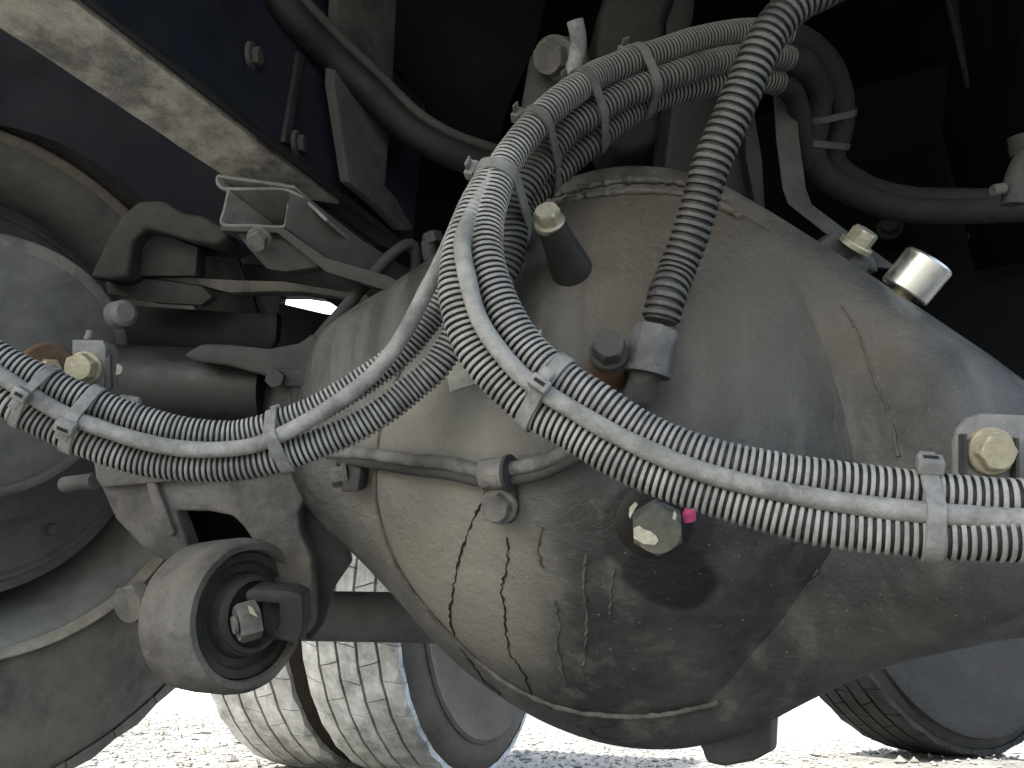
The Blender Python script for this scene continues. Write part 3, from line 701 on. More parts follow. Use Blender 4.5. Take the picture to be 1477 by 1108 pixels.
cable('B', [(655, 489, .60), (690, 445, .61), (722, 400, .615), (738, 355, .62), (742, 305, .625), (762, 262, .63), (813, 193, .65), (857, 162, .665), (900, 137, .68), (974, 108, .705), (1029, 90, .73), (1080, 82, .755), (1130, 84, .78), (1156, 92, .80)],
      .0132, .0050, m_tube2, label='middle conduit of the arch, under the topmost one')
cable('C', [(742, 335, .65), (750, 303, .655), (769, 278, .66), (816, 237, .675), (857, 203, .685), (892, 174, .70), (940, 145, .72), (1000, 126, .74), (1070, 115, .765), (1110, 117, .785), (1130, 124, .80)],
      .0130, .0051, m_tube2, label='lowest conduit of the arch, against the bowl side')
cable('LU', [(-120, 440, .54), (0, 516, .55), (51, 543, .555), (102, 567, .56), (152, 588, .565), (203, 606, .57), (254, 620, .575), (305, 627, .58), (355, 625, .585), (435, 600, .59), (500, 565, .595), (567, 519, .60), (607, 475, .605), (638, 431, .61), (660, 385, .62), (690, 330, .63), (715, 285, .64)],
      .0118, .0040, m_tube, label='upper conduit of the left hand swag, climbing steeply behind the loop')
cable('LL', [(-120, 505, .545), (0, 574, .55), (34, 592, .553), (68, 611, .556), (135, 641, .56), (203, 663, .565), (271, 672, .568), (338, 672, .57), (389, 663, .572), (435, 649, .575), (502, 622, .58), (553, 592, .585), (590, 563, .59), (628, 530, .593), (655, 489, .598), (670, 468, .600)],
      .0124, .0042, m_tube, label='lower conduit of the left hand swag, lowest line of the harness there')
cable('LS', [(-120, 465, .53), (0, 541, .535), (34, 563, .54), (85, 594, .543), (135, 614, .546), (203, 636, .55), (271, 648, .553), (338, 647, .556), (382, 637, .558), (435, 612, .56), (492, 577, .563), (540, 538, .567), (580, 486, .57), (614, 421, .572), (641, 368, .572), (660, 325, .572), (680, 285, .575)],
      .0062, None, m_hose, 'rubber_hose', label='smooth grey hose lying between the two conduits on the left')
m_tape = mat('shade_dark_taped_harness', (.006, .006, .0065), .8, dust=(.018, .018, .017), dust_amt=.5, scale=16, bump=.5)  # smooth tape, its colour darkened to paint in the fading light
cable('TU', [(1136, 50, .787), (1166, 66, .803), (1192, 92, .82), (1210, 133, .84), (1212, 183, .86), (1200, 226, .875), (1222, 256, .89), (1290, 284, .90), (1400, 290, .90), (1520, 284, .90)], .0152, None, m_tape, 'taped_hose', label='outer dark taped hose hanging from the arch and turning right into shadow')
cable('TB', [(1136, 85, .785), (1162, 98, .803), (1180, 130, .83), (1178, 175, .85), (1172, 225, .865), (1200, 262, .88), (1290, 300, .89), (1400, 305, .89), (1520, 300, .90)], .0150, None, m_tape, 'taped_hose', label='inner dark taped hose hanging from the arch beside the strap')
cable('TC', [(1112, 117, .787), (1140, 130, .81), (1152, 160, .83), (1158, 200, .85), (1168, 240, .87)], .012, None, m_tape, 'taped_hose', label='short dark taped hose end nearest the strap, inside the bend')
def ds(u, v): return -(MC.inverted() @ surf(u, v)[0]).z
cable('H', [(1290, -70, .57), (1200, -22, .57), (1150, 4, .568), (1116, 40, .567), (1093, 80, .566), (1072, 130, .566), (1050, 180, .567), (1029, 229, .568), (1012, 284, .57), (996, 338, .572), (976, 390, .572), (961, 430, min(.578, ds(961, 430) - .03)), (949, 478, min(.588, ds(949, 478) - .024))],
      .0153, .0064, m_gloss, label='thick glossy breather hose dropping diagonally onto the bowl', group='conduits and hoses of the harness', depth=.17)
# hose end: sleeve and rubber spigot
t = thing('hose_end_sleeve', 'flat grey plastic sleeve and ragged spigot at the foot of the breather hose', 'hose fitting', P(930, 510, .585))
sl = resample([P(u, v, d) for u, v, d in [(948, 477, ds(949, 478) - .024), (941, 500, ds(942, 500) - .023), (932, 540, ds(935, 540) - .021)]], .004)
mk('sleeve', *noisy(tube(sl, lambda i: .0180 * (1 + .02 * math.sin(i)), 8), .0008, 120), m_sleeve, t, bevel=.001, ang=30)
sp = resample([P(u, v, d) for u, v, d in [(934, 534, ds(936, 534) - .021), (927, 553, ds(927, 553) - .018), (918, 572, ds(918, 572) - .012), (909, 588, ds(909, 588) + .004)]], .003)
mk('spigot', *noisy(tube(sp, lambda i: .0122 - .00012 * i, 20), .0018, 90), m_castd, t)
mk('clip_ring', *lathe(sl[-1], (sl[-1] - sl[-2]), [(-.002, .0176), (0, .0185), (.003, .018), (.003, .013)], 24), m_sleeve, t)

# ------------------------------------------------------------------ cable ties
def hull(pts):
    pts = sorted(set((round(x, 6), round(y, 6)) for x, y in pts))
    def half(ps):
        h = []
        for p in ps:
            while len(h) > 1 and (h[-1][0] - h[-2][0]) * (p[1] - h[-2][1]) - (h[-1][1] - h[-2][1]) * (p[0] - h[-2][0]) <= 0: h.pop()
            h.append(p)
        return h[:-1]
    return half(pts) + half(pts[::-1])
inv = MC.inverted()
def pix(p):
    q = inv @ p; return CX - q.x / q.z * F, CY + q.y / q.z * F
def tie(keys, u, v, label, headuv=None, wid=.0085, lean=0, head=(.010, .009, .008), mt=None):
    near = []
    for k in keys:
        c, r = CAB[k]; i = min(range(1, len(c) - 1), key=lambda j: (pix(c[j])[0] - u) ** 2 + (pix(c[j])[1] - v) ** 2)
        near.append((c, r, i))
    T = sum(((c[i + 1] - c[i - 1]).normalized() * (1 if (c[i + 1] - c[i - 1]).dot(near[0][0][near[0][2] + 1] - near[0][0][near[0][2] - 1]) > 0 else -1) for c, r, i in near), Vector()).normalized()
    ctr = sum((c[i] for c, r, i in near), Vector()) / len(near)
    tocam = (MC.translation - ctr).normalized()
    X = (tocam - T * tocam.dot(T)).normalized(); Y = T.cross(X).normalized()
    T2 = (T + X * 0 + Y * lean).normalized(); Y = T2.cross(X).normalized(); T = T2
    pts = []
    for c, r, i in near:
        j = min(range(len(c)), key=lambda j: abs((c[j] - ctr).dot(T)) + (0 if (c[j] - ctr).length < .08 else 9))
        o = c[j] - ctr
        for a in range(24): pts.append((o.dot(X) + (r + .0004) * math.cos(a * math.pi / 12), o.dot(Y) + (r + .0004) * math.sin(a * math.pi / 12)))
    h = hull(pts); m = len(h); V, Fc = [], []
    cxh = sum(p[0] for p in h) / m; cyh = sum(p[1] for p in h) / m
    nr = []
    for i in range(m):
        a, b, c_ = h[i - 1], h[i], h[(i + 1) % m]; tx, ty = c_[0] - a[0], c_[1] - a[1]; L = math.hypot(tx, ty) or 1; nr.append((ty / L, -tx / L))
    th_ = .0014
    for s, e in ((-wid / 2, 0), (-wid / 2 + .0006, th_), (0, th_ * 1.0), (wid / 2 - .0006, th_), (wid / 2, 0)):
        for i in range(m):
            V.append(ctr + X * (h[i][0] + nr[i][0] * e) + Y * (h[i][1] + nr[i][1] * e) + T * s)
    for s in range(4):
        for i in range(m): b = (i + 1) % m; Fc.append((s * m + i, s * m + b, (s + 1) * m + b, (s + 1) * m + i))
    for i in range(m): b = (i + 1) % m; Fc.append((i, b, 4 * m + b, 4 * m + i))
    t = thing('cable_tie', label, 'cable tie', ctr, 'cable ties round the harness')
    mt = mt or m_tie
    mk('strap', V, Fc, mt, t, ang=40)
    if headuv:
        best = min(range(m), key=lambda i: (pix(ctr + X * h[i][0] + Y * h[i][1])[0] - headuv[0]) ** 2 + (pix(ctr + X * h[i][0] + Y * h[i][1])[1] - headuv[1]) ** 2 - 0 if True else 0)
        # nearest on the camera side
        cands = sorted(range(m), key=lambda i: (pix(ctr + X * h[i][0] + Y * h[i][1])[0] - headuv[0]) ** 2 + (pix(ctr + X * h[i][0] + Y * h[i][1])[1] - headuv[1]) ** 2 - h[i][0] * 3000)
        b = cands[0]; nn = (X * nr[b][0] + Y * nr[b][1]).normalized(); tt = T.cross(nn).normalized()
        hp = ctr + X * h[b][0] + Y * h[b][1] + nn * (th_ + head[2] * .4)
        hd = mk('buckle', *box(hp, T * (wid + .0035), tt * head[1], nn * head[2]), mt, t, bevel=.0012)
        mk('slot', *box(hp + nn * (head[2] * .45), T * (wid * .75), tt * head[1] * .28, nn * .002), m_crack, hd)
        mk('tail', *box(hp + tt * (head[1] * .5 + .003) + nn * .0015, T * (wid * .8), tt * .008, nn * .0014), mt, hd, bevel=.0004)
    return t
tie(['LU', 'LS', 'LL'], 44, 578, 'leftmost cable tie on the left swag', (45, 575), wid=.0075)
tie(['LU', 'LS', 'LL'], 118, 602, 'second cable tie from the left edge, beside the cream bolt', (100, 622), wid=.010)
tie(['LU', 'LS', 'LL'], 403, 635, 'cable tie with square buckle at the lowest middle of the left swag', (400, 606), wid=.010)
tie(['L', 'U', 'S'], 776, 578, 'cable tie with round buckle where the right loop passes the sticker', (795, 556), wid=.0105)
tie(['L', 'U', 'S'], 1342, 735, 'cable tie with tall buckle near the right edge', (1341, 678), wid=.010, head=(.010, .011, .009))
tie(['U', 'B', 'C', 'LS', 'L'], 716, 268, 'wide cable tie at the crossing where the left and right bundles meet', (686, 262), wid=.011, mt=m_bracket)
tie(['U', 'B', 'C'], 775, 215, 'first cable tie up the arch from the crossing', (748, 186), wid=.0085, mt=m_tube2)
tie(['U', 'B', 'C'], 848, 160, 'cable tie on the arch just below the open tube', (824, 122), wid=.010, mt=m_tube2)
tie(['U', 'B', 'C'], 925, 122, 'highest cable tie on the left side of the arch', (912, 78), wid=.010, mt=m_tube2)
tie(['TU', 'TB'], 1190, 165, 'dark cable tie round the hanging hoses behind the strap bracket', None, wid=.008, mt=m_strap)
tie(['TU', 'TB'], 1184, 205, 'lower dark cable tie round the hanging hoses behind the strap bracket', None, wid=.008, mt=m_strap)

# ------------------------------------------------------------------ brake line along the axle, with clips
t = thing('brake_pipe', 'thin dusty metal pipe clipped across the face of the axle bowl', 'pipe', surf(640, 665)[0])
bpth = []
for u, v in [(478, 652), (520, 652), (560, 657), (610, 664), (660, 669), (705, 677), (755, 674), (800, 662), (850, 636), (900, 600)]:
    p, n_ = surf(u, v); bpth.append(p + n_ * .010)
bpth = resample(bpth, .004)
mk('pipe_run', *noisy(tube(bpth, lambda i: .0060 * (1 + .14 * noise.noise(bpth[i] * 80)), 16), .0006, 150), m_bracket2, t)
mk('pipe_run', *tube([p + UP * -.010 + VIEW * .003 for p in bpth[3:-6]], .0042, 12), m_castd, t)
t = thing('pipe_clip', 'dirty saddle clip with a bolt below it holding the pipe to the bowl', 'clip', surf(725, 680)[0])
p, n_ = surf(725, 676); k = min(range(len(bpth)), key=lambda i: (bpth[i] - p - n_ * .008).length); tg = (bpth[k + 1] - bpth[k - 1]).normalized()
mk('clip_band', *noisy(lathe(bpth[k] - tg * .013 - UP * .003, tg, [(0, .010), (.001, .0125), (.013, .013), (.025, .0125), (.026, .010)], 28), .0018, 110), m_bracket2, t)
mk('clip_collar', *lathe(bpth[k] + tg * .010 - UP * .003, tg, [(0, .010), (.0, .015), (.003, .015), (.003, .010)], 28), m_castd, t)
p, n_ = surf(728, 725)
mk('clip_foot', *prism([surf(u, v)[0] + surf(u, v)[1] * .001 for u, v in [(703, 690), (748, 690), (752, 735), (742, 752), (716, 750), (704, 730)]], n_ * .009), m_castd, t, bevel=.003)
bolt(p + n_ * .009, (n_ - VIEW * .5).normalized(), .0115, .010, m_cast, t, washer=.015, wm=m_bracket2, dish=True)
t = thing('pipe_clip', 'dark clip with a bolt at the left end of the pipe', 'clip', surf(515, 680)[0])
p, n_ = surf(520, 682)
mk('clip_band', *noisy(box(p + n_ * .008, AX * .022, UP * .034, n_ * .016), .003, 60), m_castd, t, bevel=.003)
bolt(p + n_ * .010 - AX * .012, (-AX - VIEW * .6).normalized(), .0105, .011, m_cast, t, washer=.0135, dish=True)

# ------------------------------------------------------------------ bracket with yellow bolt at the right edge
t = thing('harness_bracket', 'grey rounded bracket with a yellowed bolt at the right edge above the harness', 'bracket', P(1430, 650, .44))
mk('bracket_plate', *pp([(1378, 700), (1378, 640), (1384, 618), (1398, 603), (1418, 597), (1600, 603), (1600, 700)], .455, VIEW * .005), m_bracket, t, bevel=.0012)
mk('bracket_plate', *pp([(1391, 690), (1391, 628), (1395, 626), (1396, 690)], .449, VIEW * .006), m_castd, t, label='upright fold line of the bracket')
mk('bracket_plate', *pp([(1466, 690), (1466, 632), (1470, 632), (1471, 690)], .449, VIEW * .006), m_castd, t, label='upright fold line of the bracket')
mk('bracket_arm', *box(P(1450, 680, .52), AX * .05, UP * .03, FW * .13), m_castd, t, bevel=.002)
bolt(P(1428, 651, .454), -VIEW, .0118, .006, m_zincy, t, label='yellowed hex bolt', washer=.0148, rot=.1)

# ------------------------------------------------------------------ bracket with cream bolt on the left and the round disc behind
t = thing('harness_bracket', 'small square bracket with a cream bolt on the left above the swag', 'bracket', P(135, 535, .62))
mk('bracket_plate', *pp([(104, 490), (148, 491), (152, 500), (150, 570), (104, 566)], .60, VIEW * .004), m_bracket, t, bevel=.0008)
mk('side_plate', *pp([(150, 494), (162, 497), (168, 510), (167, 568), (158, 572), (150, 570)], [.60, .61, .62, .62, .61, .60], VIEW * .004), m_bracket, t, bevel=.0008)
mk('spring_plate', *pp([(150, 518), (158, 512), (160, 560), (152, 566)], .595, VIEW * .004), m_castd, t, bevel=.0006)
mk('tab', *pp([(168, 568), (200, 573), (200, 592), (172, 588)], .60, VIEW * .008), m_bracket, t, bevel=.003)
mk('upper_pin', *tube(resample([P(125, 492, .605), P(131, 476, .61)], .003), .0028, 10), m_bracket, t)
mk('rivet', *disc(P(166, 534, .625), (AX - VIEW).normalized(), .0052, .008), m_zinc, t)
bolt(P(124, 531, .599), (-VIEW + AX * .10), .0118, .011, m_zincy, t, label='cream coloured hex bolt', washer=.0135, rot=.4)

# left wheel
wc = P(-72, 570, 1.06)
WAX = (AX).normalized()
def tyre_geo(c, ax, R0, Wd, x=None, segs=96):
    h = Wd / 2
    prof = [(h * .72, .60 * R0), (h * .86, .63 * R0), (h * 1.0, .72 * R0), (h * 1.06, .80 * R0), (h * 1.0, .89 * R0), (h * .90, .945 * R0), (h * .84, .965 * R0),
            (h * .80, .958 * R0), (-h * .80, .958 * R0), (-h * .84, .965 * R0), (-h * .90, .945 * R0), (-h, .89 * R0), (-h * 1.06, .80 * R0), (-h, .72 * R0), (-h * .86, .63 * R0), (-h * .72, .60 * R0)]
    return lathe(c, ax, prof + [prof[0]], segs, cap=False)
def tread_geo(c, ax, R0, Wd, ribs=5, nb=56, lug=True):
    x, y = frame(ax); h = Wd / 2 * .93; V, Fc = [], []
    def pt(a, s, r): return c + ax * s + (x * math.cos(a) + y * math.sin(a)) * r
    gw = .006; rw = (2 * h - gw * (ribs - 1)) / ribs
    for j in range(ribs):
        s0 = -h + j * (rw + gw); s1 = s0 + rw
        for k in range(nb):
            a0 = 2 * math.pi * (k + (.5 if j % 2 else 0)) / nb; a1 = a0 + 2 * math.pi / nb * .965; sk = .012 * (1 if j % 2 else -1)
            am = (a0 + a1) / 2; n = len(V)
            jit = .006
            z = .004
            outline = [(a0 + sk, s0), (a0, (s0 + s1) / 2 + z), (a0 - sk, s1), (am - sk, s1 - z * .6), (a1 - sk, s1), (a1, (s0 + s1) / 2 + z), (a1 + sk, s0), (am + sk, s0 + z * .6)]
            ed = .985 if j in (0, ribs - 1) else 1.0
            for (aa, s) in outline: 
                rr = R0 * (1 - .018 * (s / h) ** 2 - (.01 if (j == 0 and s == s0) or (j == ribs - 1 and s == s1) else 0))
                V.append(pt(aa, s, R0 * .95)); V.append(pt(aa, s, rr))
            m = len(outline)
            Fc.append(tuple(n + 2 * i + 1 for i in range(m)))
            for i in range(m): b = (i + 1) % m; Fc.append((n + 2 * i, n + 2 * b, n + 2 * b + 1, n + 2 * i + 1))
    return V, Fc
def wheel(label, c, ax, R0, Wd, mt_tread, group, rimdetail=True, rm=None, ribs=5, nb=56, tym=None):
    t = thing('truck_wheel', label, 'wheel', c, group)
    ty = mk('tyre', *tyre_geo(c, ax, R0, Wd), tym or m_tyre, t, ang=50)
    mk('tread', *tread_geo(c, ax, R0, Wd, ribs, nb), mt_tread, ty, smooth=False)
    h = Wd / 2
    if rm is None: mk('rim_lip', *lathe(c, ax, [(h * .86, .640 * R0), (h * .93, .652 * R0), (h * .97, .655 * R0), (h * .985, .650 * R0), (h * .97, .643 * R0), (h * .9, .630 * R0)], 120, cap=False), m_lip, t, ang=80)
    if rimdetail:
        mk('rim', *lathe(c, ax, [(h * .70, .615 * R0), (h * .84, .635 * R0), (h * .86, .645 * R0), (h * .90, .643 * R0), (h * .86, .625 * R0), (h * .76, .60 * R0), (h * .60, .585 * R0), (h * .35, .58 * R0),
                             (-h * .1, .56 * R0), (-h * .5, .545 * R0), (-h * .8, .56 * R0), (-h * .86, .60 * R0), (-h * .8, .6 * R0), (-h * .4, .575 * R0)], 96, cap=False), rm or m_rim, t, ang=60)
        mk('wheel_disc', *lathe(c, ax, [(-h * .45, .55 * R0), (-h * .5, .4 * R0), (-h * .3, .25 * R0), (-h * .3, 0)], 64), m_castd, t)
    return t
w1 = wheel('large near wheel at the left edge showing the inner side of its rim', wc, WAX, .553, .27, m_tyre, 'rear truck wheels', nb=44)
dr = thing('brake_drum', 'brown grey brake drum with a raised lip inside the left wheel', 'brake drum', wc + WAX * .05)
R0 = .553; h = .135
mk('drum_shell', *lathe(wc, WAX, [(-.12, .265), (.03, .270), (.035, .283), (.055, .285), (.058, .272), (.066, .268)], 80), m_drum, dr, ang=40)
mk('backing_plate', *lathe(wc, WAX, [(.066, .262), (.072, .255), (.078, .20), (.10, .185), (.104, .13), (.12, .12), (.12, 0)], 80), m_drum, dr, ang=30)
for k in range(7):
    x, y = frame(WAX); a = k * 2 * math.pi / 7 + .5; p = wc + WAX * .076 + (x * math.cos(a) + y * math.sin(a)) * .225
    bolt(p, WAX, .009, .006, m_drum, dr)
# brake chamber disc
t = thing('brake_chamber', 'big slate grey round brake chamber with dusty lip in front of the left wheel', 'brake chamber', P(-10, 530, .80))
bcx = P(-22, 536, .80); bax_ = (MC.translation - bcx).normalized() * .45 + AX * .55 + UP * -.32; bax_.normalize()
k_ = .80 / F
mk('chamber_shell', *lathe(bcx - bax_ * .10, bax_, [(0, .100), (.015, .128), (.045, .137), (.072, .140)], 72), m_disc, t, ang=50)
mk('clamp_band', *lathe(bcx - bax_ * .03, bax_, [(0, .138), (.001, .147), (.010, .150), (.022, .149), (.026, .143), (.027, .136)], 90, wob=.01, cap=False), m_discr, t, ang=40)
mk('face_plate', *lathe(bcx - bax_ * .004, bax_, [(0, .137), (.003, .130), (.006, .06), (.006, 0)], 72), m_disc, t, ang=40)
wp = P(68, 530, .775)
mk('washer_pad', *disc(wp, bax_, .027, .006), m_rust, t)
bolt(wp + bax_ * .006, bax_, .0115, .009, m_zincy, t, label='rust stained cream bolt')
mk('port_boss', *lathe(P(170, 455, .84), (AX - VIEW * .3), [(0, .016), (.016, .015), (.02, .010)], 24), m_disc, t)

# beam right of the chamber
ba, bb = P(150, 553, .86), P(388, 562, .86)
single('spring_beam', 'smooth dark round beam between the brake chamber and the cast arm', 'beam', lathe(ba, bb - ba, [(0, .046), ((bb - ba).length, .045)], 48), m_slate)
t = thing('cast_arm', 'dark cast arm with a bolted block above the left end of the axle', 'arm', P(400, 530, .85))
mk('arm_body', *noisy(pp([(262, 512), (290, 496), (330, 498), (385, 503), (430, 495), (452, 480), (466, 500), (462, 530), (450, 560), (388, 545), (330, 528), (280, 522)], .79, VIEW * .05), .001, 30), m_castd, t, bevel=.005, segs=3)
mk('block', *pp([(384, 530), (448, 533), (447, 560), (386, 557)], .778, VIEW * .03), m_castd, t, bevel=.004)
mk('elbow_pipe', *tube(resample([P(430, 555, .79), P(432, 580, .79), P(445, 610, .79), P(450, 640, .80)], .004), .0085, 14), m_castd, t)
bolt(P(398, 546, .777), -VIEW, .0105, .006, m_castd, t)
pts = [P(u, v, d) for u, v, d in [(445, 520, .80), (459, 490, .80), (496, 446, .81), (534, 402, .84), (562, 370, .85), (592, 352, .86), (600, 372, .87), (598, 400, .88)]]
single('air_hose', 'thin dark hose rising from the cast arm across the bright gap', 'hose', tube(resample(pts, .004), .0068, 14), m_castd)
pts = [P(u, v, d) for u, v, d in [(652, 420, .80), (640, 400, .80), (622, 372, .80), (618, 345, .80)]]
t = thing('banjo_fitting', 'dark bolt and hose fitting just left of the harness crossing', 'hose fitting', pts[0])
mk('hose_stub', *tube(resample(pts, .004), .0085, 14), m_castd, t)
bolt(P(626, 352, .80), (UP - VIEW * .4 - AX * .3), .0115, .012, m_castd, t)

# small channel bracket under the rail with its bolt
t = thing('channel_bracket', 'folded steel channel bracket with a dusty bolt hanging under the chassis rail', 'bracket', P(370, 300, .80))
DB = .80; D2 = AX * .02 + FW * .09
def strip(px, d, wv, th, name, m):
    L_ = [P(u, v, d) for u, v in px]; L_ = resample(L_, .003); T, X_, Y_ = frames(L_); V, Fc = [], []
    nrm = [(t_.cross(wv)).normalized() * th for t_ in T]
    for p, n_ in zip(L_, nrm): V += [p, p + wv, p + wv + n_, p + n_]
    for i in range(len(L_) - 1):
        a = 4 * i
        for k in range(4): b = (k + 1) % 4; Fc.append((a + k, a + b, a + 4 + b, a + 4 + k))
    e = 4 * (len(L_) - 1); Fc += [(0, 1, 2, 3), (e, e + 1, e + 2, e + 3)]
    return mk(name, V, Fc, m, t, ang=40)
strip([(425, 268), (395, 263), (330, 254), (314, 252), (311, 262), (316, 271), (330, 274), (400, 274), (418, 278), (440, 292), (470, 320)], .80, FW * .07, .0035, 'upper_channel', m_bracket)
strip([(328, 274), (322, 300), (319, 325), (360, 327), (405, 329), (414, 318), (418, 290)], .80, FW * .07, .0035, 'lower_channel', m_bracket)
mk('inner_plate', *pp([(330, 276), (416, 276), (412, 326), (324, 324)], .87, VIEW * .004), m_castd, t)
mk('grommet', *pp([(365, 285), (410, 284), (408, 305), (368, 304)], .84, VIEW * .02), m_rub, t, bevel=.004)
mk('base_strip', *pp([(316, 326), (408, 328), (470, 372), (560, 398), (600, 420), (560, 420), (470, 392), (400, 336), (318, 333)], .79, VIEW * .05), m_castd, t, bevel=.001)
mk('gusset', *pp([(340, 336), (405, 336), (440, 360), (460, 385), (410, 392), (385, 388), (365, 366)], .80, VIEW * .03), m_castd, t, bevel=.002)
mk('side_web', *pp([(418, 278), (450, 290), (520, 345), (600, 395), (600, 420), (540, 405), (470, 372), (410, 328)], [.795, .80, .84, .9, .9, .85, .82, .795], VIEW * .006), m_castd, t, bevel=.001)
bolt(P(374, 345, .785), (UP * -.6 - VIEW * .7 + AX * .1), .0105, .012, m_cast, t, label='dusty pale bolt', washer=.013, rot=.5)

# dark plates and levers under the rail
t = thing('slack_adjuster', 'dusty bent lever reaching from the wheel to the channel bracket', 'lever', P(230, 320, .90))
mk('lever_arm', *noisy(pp([(128, 402), (150, 350), (172, 312), (200, 290), (232, 290), (262, 306), (290, 312), (318, 328), (330, 345), (310, 356), (275, 348), (240, 340), (210, 330), (190, 345), (185, 400), (160, 405)], .90, VIEW * .045), .0035, 24), m_castd, t, bevel=.006, segs=3)
mk('lever_web', *pp([(186, 330), (235, 338), (285, 356), (282, 398), (190, 398)], .93, VIEW * .03), m_castd, t, bevel=.002)
plate('shelf_strip', 'thin dusty ledge strip below the lever, left of the bright gap', 'strip',
      [(186, 394), (240, 397), (300, 402), (340, 404), (408, 406), (530, 426), (534, 440), (486, 428), (440, 421), (400, 420), (330, 422), (290, 412), (240, 404), (188, 399)], .95, .05, m_cast, .0012)
plate('dark_cover_plate', 'dark brownish grey cover plate under the ledge strip', 'plate', [(152, 402), (186, 399), (240, 405), (290, 413), (306, 428), (290, 440), (220, 436), (154, 424)], .94, .02, m_castd, .001)
plate('dark_guard_plate', 'black guard plate behind the beam, below the ledge strip', 'plate', [(180, 440), (330, 450), (400, 452), (398, 490), (385, 510), (250, 505), (185, 500)], 1.0, .02, m_dark2, .001)
plate('tie_plate', 'dark slanting tie plate above the bright gap', 'plate', [(350, 380), (405, 384), (600, 388), (610, 402), (540, 438), (486, 426), (408, 418), (360, 406)], 1.02, .02, m_dark2, .001)

# ------------------------------------------------------------------ hanging bracket with round bushing
t = thing('bushing_bracket', 'cast hanger bracket with an arched opening, forked over the round bushing', 'bracket', P(300, 700, .78))
mk('hanger', *noisy(pp([(133, 640), (300, 650), (462, 640), (452, 690), (430, 742), (434, 770), (449, 805), (452, 900), (446, 912), (428, 925), (405, 905), (398, 850), (378, 800), (352, 760), (335, 745), (300, 738), (252, 738), (262, 762), (276, 800), (240, 812), (205, 790), (165, 748), (143, 700)], .80, VIEW * .03), .0012, 30), m_cast, t, bevel=.004, segs=3)
mk('flange', *pp([(452, 690), (462, 660), (520, 720), (500, 770), (506, 812), (480, 850), (466, 900), (447, 925), (440, 920), (452, 880), (450, 805), (434, 765), (432, 742)], .825, VIEW * .012), m_castd, t, bevel=.002)
mk('rib', *pp([(205, 680), (222, 690), (252, 770), (245, 776), (222, 745)], .792, VIEW * .02), m_cast, t, bevel=.003)
mk('inner_gusset', *pp([(250, 736), (345, 740), (400, 800), (300, 800), (262, 770)], .86, VIEW * .02), m_dark, t)
mk('upper_saddle', *noisy(pp([(130, 652), (300, 660), (460, 650), (462, 668), (300, 690), (145, 705), (136, 690)], .79, VIEW * .05), .001, 30), m_cast, t, bevel=.004)
mk('stub', *lathe(P(94, 699, .83), AX, [(0, .009), (.05, .009)], 20), m_cast, t)
bc_ = P(352, 884, .78); bx = (AX * 1.0 - FW * .12 + UP * -.02).normalized()
tb = thing('round_bushing', 'thick round rubber bushing drum hanging in the bracket, bolt through its middle', 'bushing', bc_)
rb_ = .077
bfc = P(362, 886, .755)
mk('outer_sleeve', *noisy(lathe(bfc - bx * .085, bx, [(-.0, rb_ * .80), (.003, rb_ * .9), (.012, rb_ * .985), (.03, rb_), (.070, rb_), (.080, rb_ * .985), (.087, rb_ * .92), (.087, rb_ * .84), (.080, rb_ * .82)], 72, cap=False), .0008, 40), m_cast, tb, ang=50)
mk('rubber', *lathe(bfc - bx * .085, bx, [(.070, rb_ * .83), (.078, rb_ * .80), (.079, rb_ * .70), (.072, rb_ * .66), (.073, rb_ * .56), (.084, rb_ * .52), (.086, rb_ * .44), (.080, rb_ * .40), (.080, 0)], 64), m_rub, tb, ang=50)
mk('inner_ring', *lathe(bfc - bx * .085, bx, [(.078, rb_ * .50), (.090, rb_ * .49), (.092, rb_ * .43), (.086, rb_ * .41)], 64, cap=False), m_castd, tb)
mk('back_nut', *hexhead(P(202, 866, .77), (-bx * .5 - VIEW * 1.4), .0215, .016, .2, True), m_cast, tb, ang=25)
mk('back_washer', *disc(P(210, 866, .79), (-bx - VIEW * .9), .018, .014), m_castd, tb)
# clevis and through bolt
cl = P(405, 878, .725)
mk('clevis', *noisy(pp([(352, 858), (360, 850), (418, 852), (436, 860), (438, 905), (428, 928), (405, 925), (392, 915), (402, 900), (402, 872), (356, 868)], .735, VIEW * .03), .0008, 50), m_castd, tb, bevel=.003)
mk('clevis_cheek', *pp([(378, 868), (432, 866), (434, 918), (396, 924), (380, 910)], .76, VIEW * .02), m_rub, tb, bevel=.002)
ba_ = (-AX * .75 - VIEW * .75).normalized()
bolt(P(372, 892, .722), ba_, .0190, .020, m_cast, tb, label='big through bolt with a bright chip on its edge', rot=.35, dish=True, stud=.004)
ch = P(364, 880, .695)
# chip
mk('bright_chip', *prism([P(u, v, .6965) for u, v in ((357, 873), (364, 877), (372, 890), (366, 888), (360, 884))], VIEW * .001), m_zinc, tb)

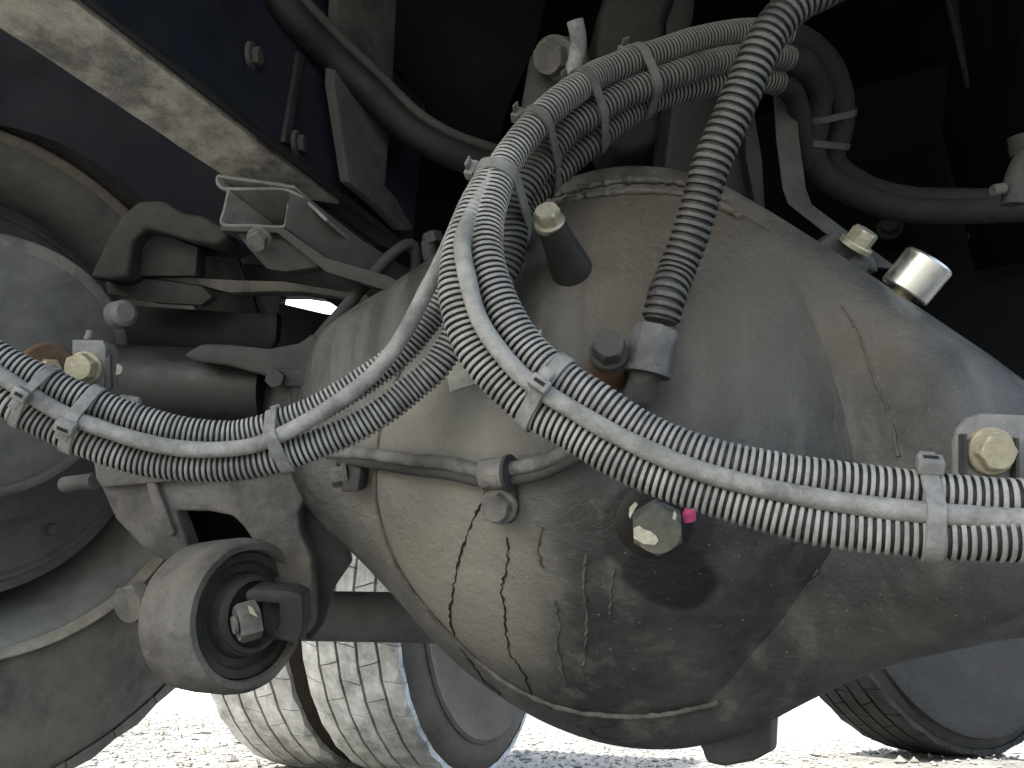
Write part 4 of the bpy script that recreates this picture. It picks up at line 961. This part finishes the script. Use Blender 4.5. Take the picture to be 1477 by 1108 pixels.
# cross tube and far wheels
ca, cb_ = P(440, 888, .98), P(660, 892, .98)
single('cross_tube', 'plain grey cross tube passing behind the left arm of the axle', 'tube', lathe(ca, cb_ - ca, [(0, .032), ((cb_ - ca).length, .032)], 40), m_disc)
def far_wheel(label, u, v, R0, ax, Wd, tm, ribs=5, nb=50, tym=None):
    o, d = ray(u, v); k = (gz(0, 2) - o.z) / d.z; p = o + d * k
    c = Vector((p.x, p.y + 0.0, gz(p.x, p.y) + R0 - .006))
    return wheel(label, c, ax, R0, Wd, tm, 'far dual truck wheels', rm=m_castd, ribs=ribs, nb=nb, tym=tym), c
fax = Vector((math.cos(R(24)), -math.sin(R(24)), 0))
w2, c2 = far_wheel('far wheel with pale dusty tread, right one of the pair behind the cross tube', 622, 1118, .52, fax, .31, m_tread, nb=34, tym=m_tyrew)
c3 = c2 - fax * .345
w3 = wheel('far wheel mostly in shadow, left one of the pair behind the bushing', c3, fax, .52, .31, m_tread, 'far dual truck wheels', rm=m_castd, nb=34, tym=m_tyrew)
fx4 = Vector((math.cos(R(66)), -math.sin(R(66)), 0)).normalized()
c4 = Vector((_c4.x, _c4.y, _c4.z + .535 - .004))
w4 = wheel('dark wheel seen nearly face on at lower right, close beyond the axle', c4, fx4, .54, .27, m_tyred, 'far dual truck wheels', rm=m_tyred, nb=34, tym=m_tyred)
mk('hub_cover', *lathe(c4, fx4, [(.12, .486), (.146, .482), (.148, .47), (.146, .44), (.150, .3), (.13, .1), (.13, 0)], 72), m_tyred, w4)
for cc_, ww_ in ((c2, w2), (c3, w3)):
    mk('hub_cover', *lathe(cc_, fax, [(.15, .425), (.168, .42), (.172, .41), (.162, .38), (.165, .3), (.16, .12), (.16, 0)], 72), m_tyrew, ww_)
print('c2', c2, 'c3', c3, 'c4', c4)
# clump of fittings at the right edge
t = thing('hose_fitting', 'pale bent hose fitting in the shadow at the right edge', 'hose fitting', P(1460, 280, .80))
mk('elbow', *tube(resample([P(u, v, .78) for u, v in [(1490, 215), (1476, 232), (1464, 262), (1460, 300)]], .004), .0105, 16), m_castd, t)
mk('cap', *disc(P(1448, 272, .775), (-AX - VIEW * .4), .006, .012), m_cast, t)
mk('collar', *tube(resample([P(1478, 195, .79), P(1482, 225, .79)], .004), .016, 16), m_castd, t)
for k, (u, v) in enumerate(((1283, 330), (1417, 336))):
    bolt(wallpt(u, v, TB - .04), -FW, .014, .010, m_dark2, None, 'dim bolt end in the black shadow ' + ('above the strap bracket foot' if k == 0 else 'at the far right above the metal cap'), washer=.02, cat='bolt', group='dim bolts in the shadow')
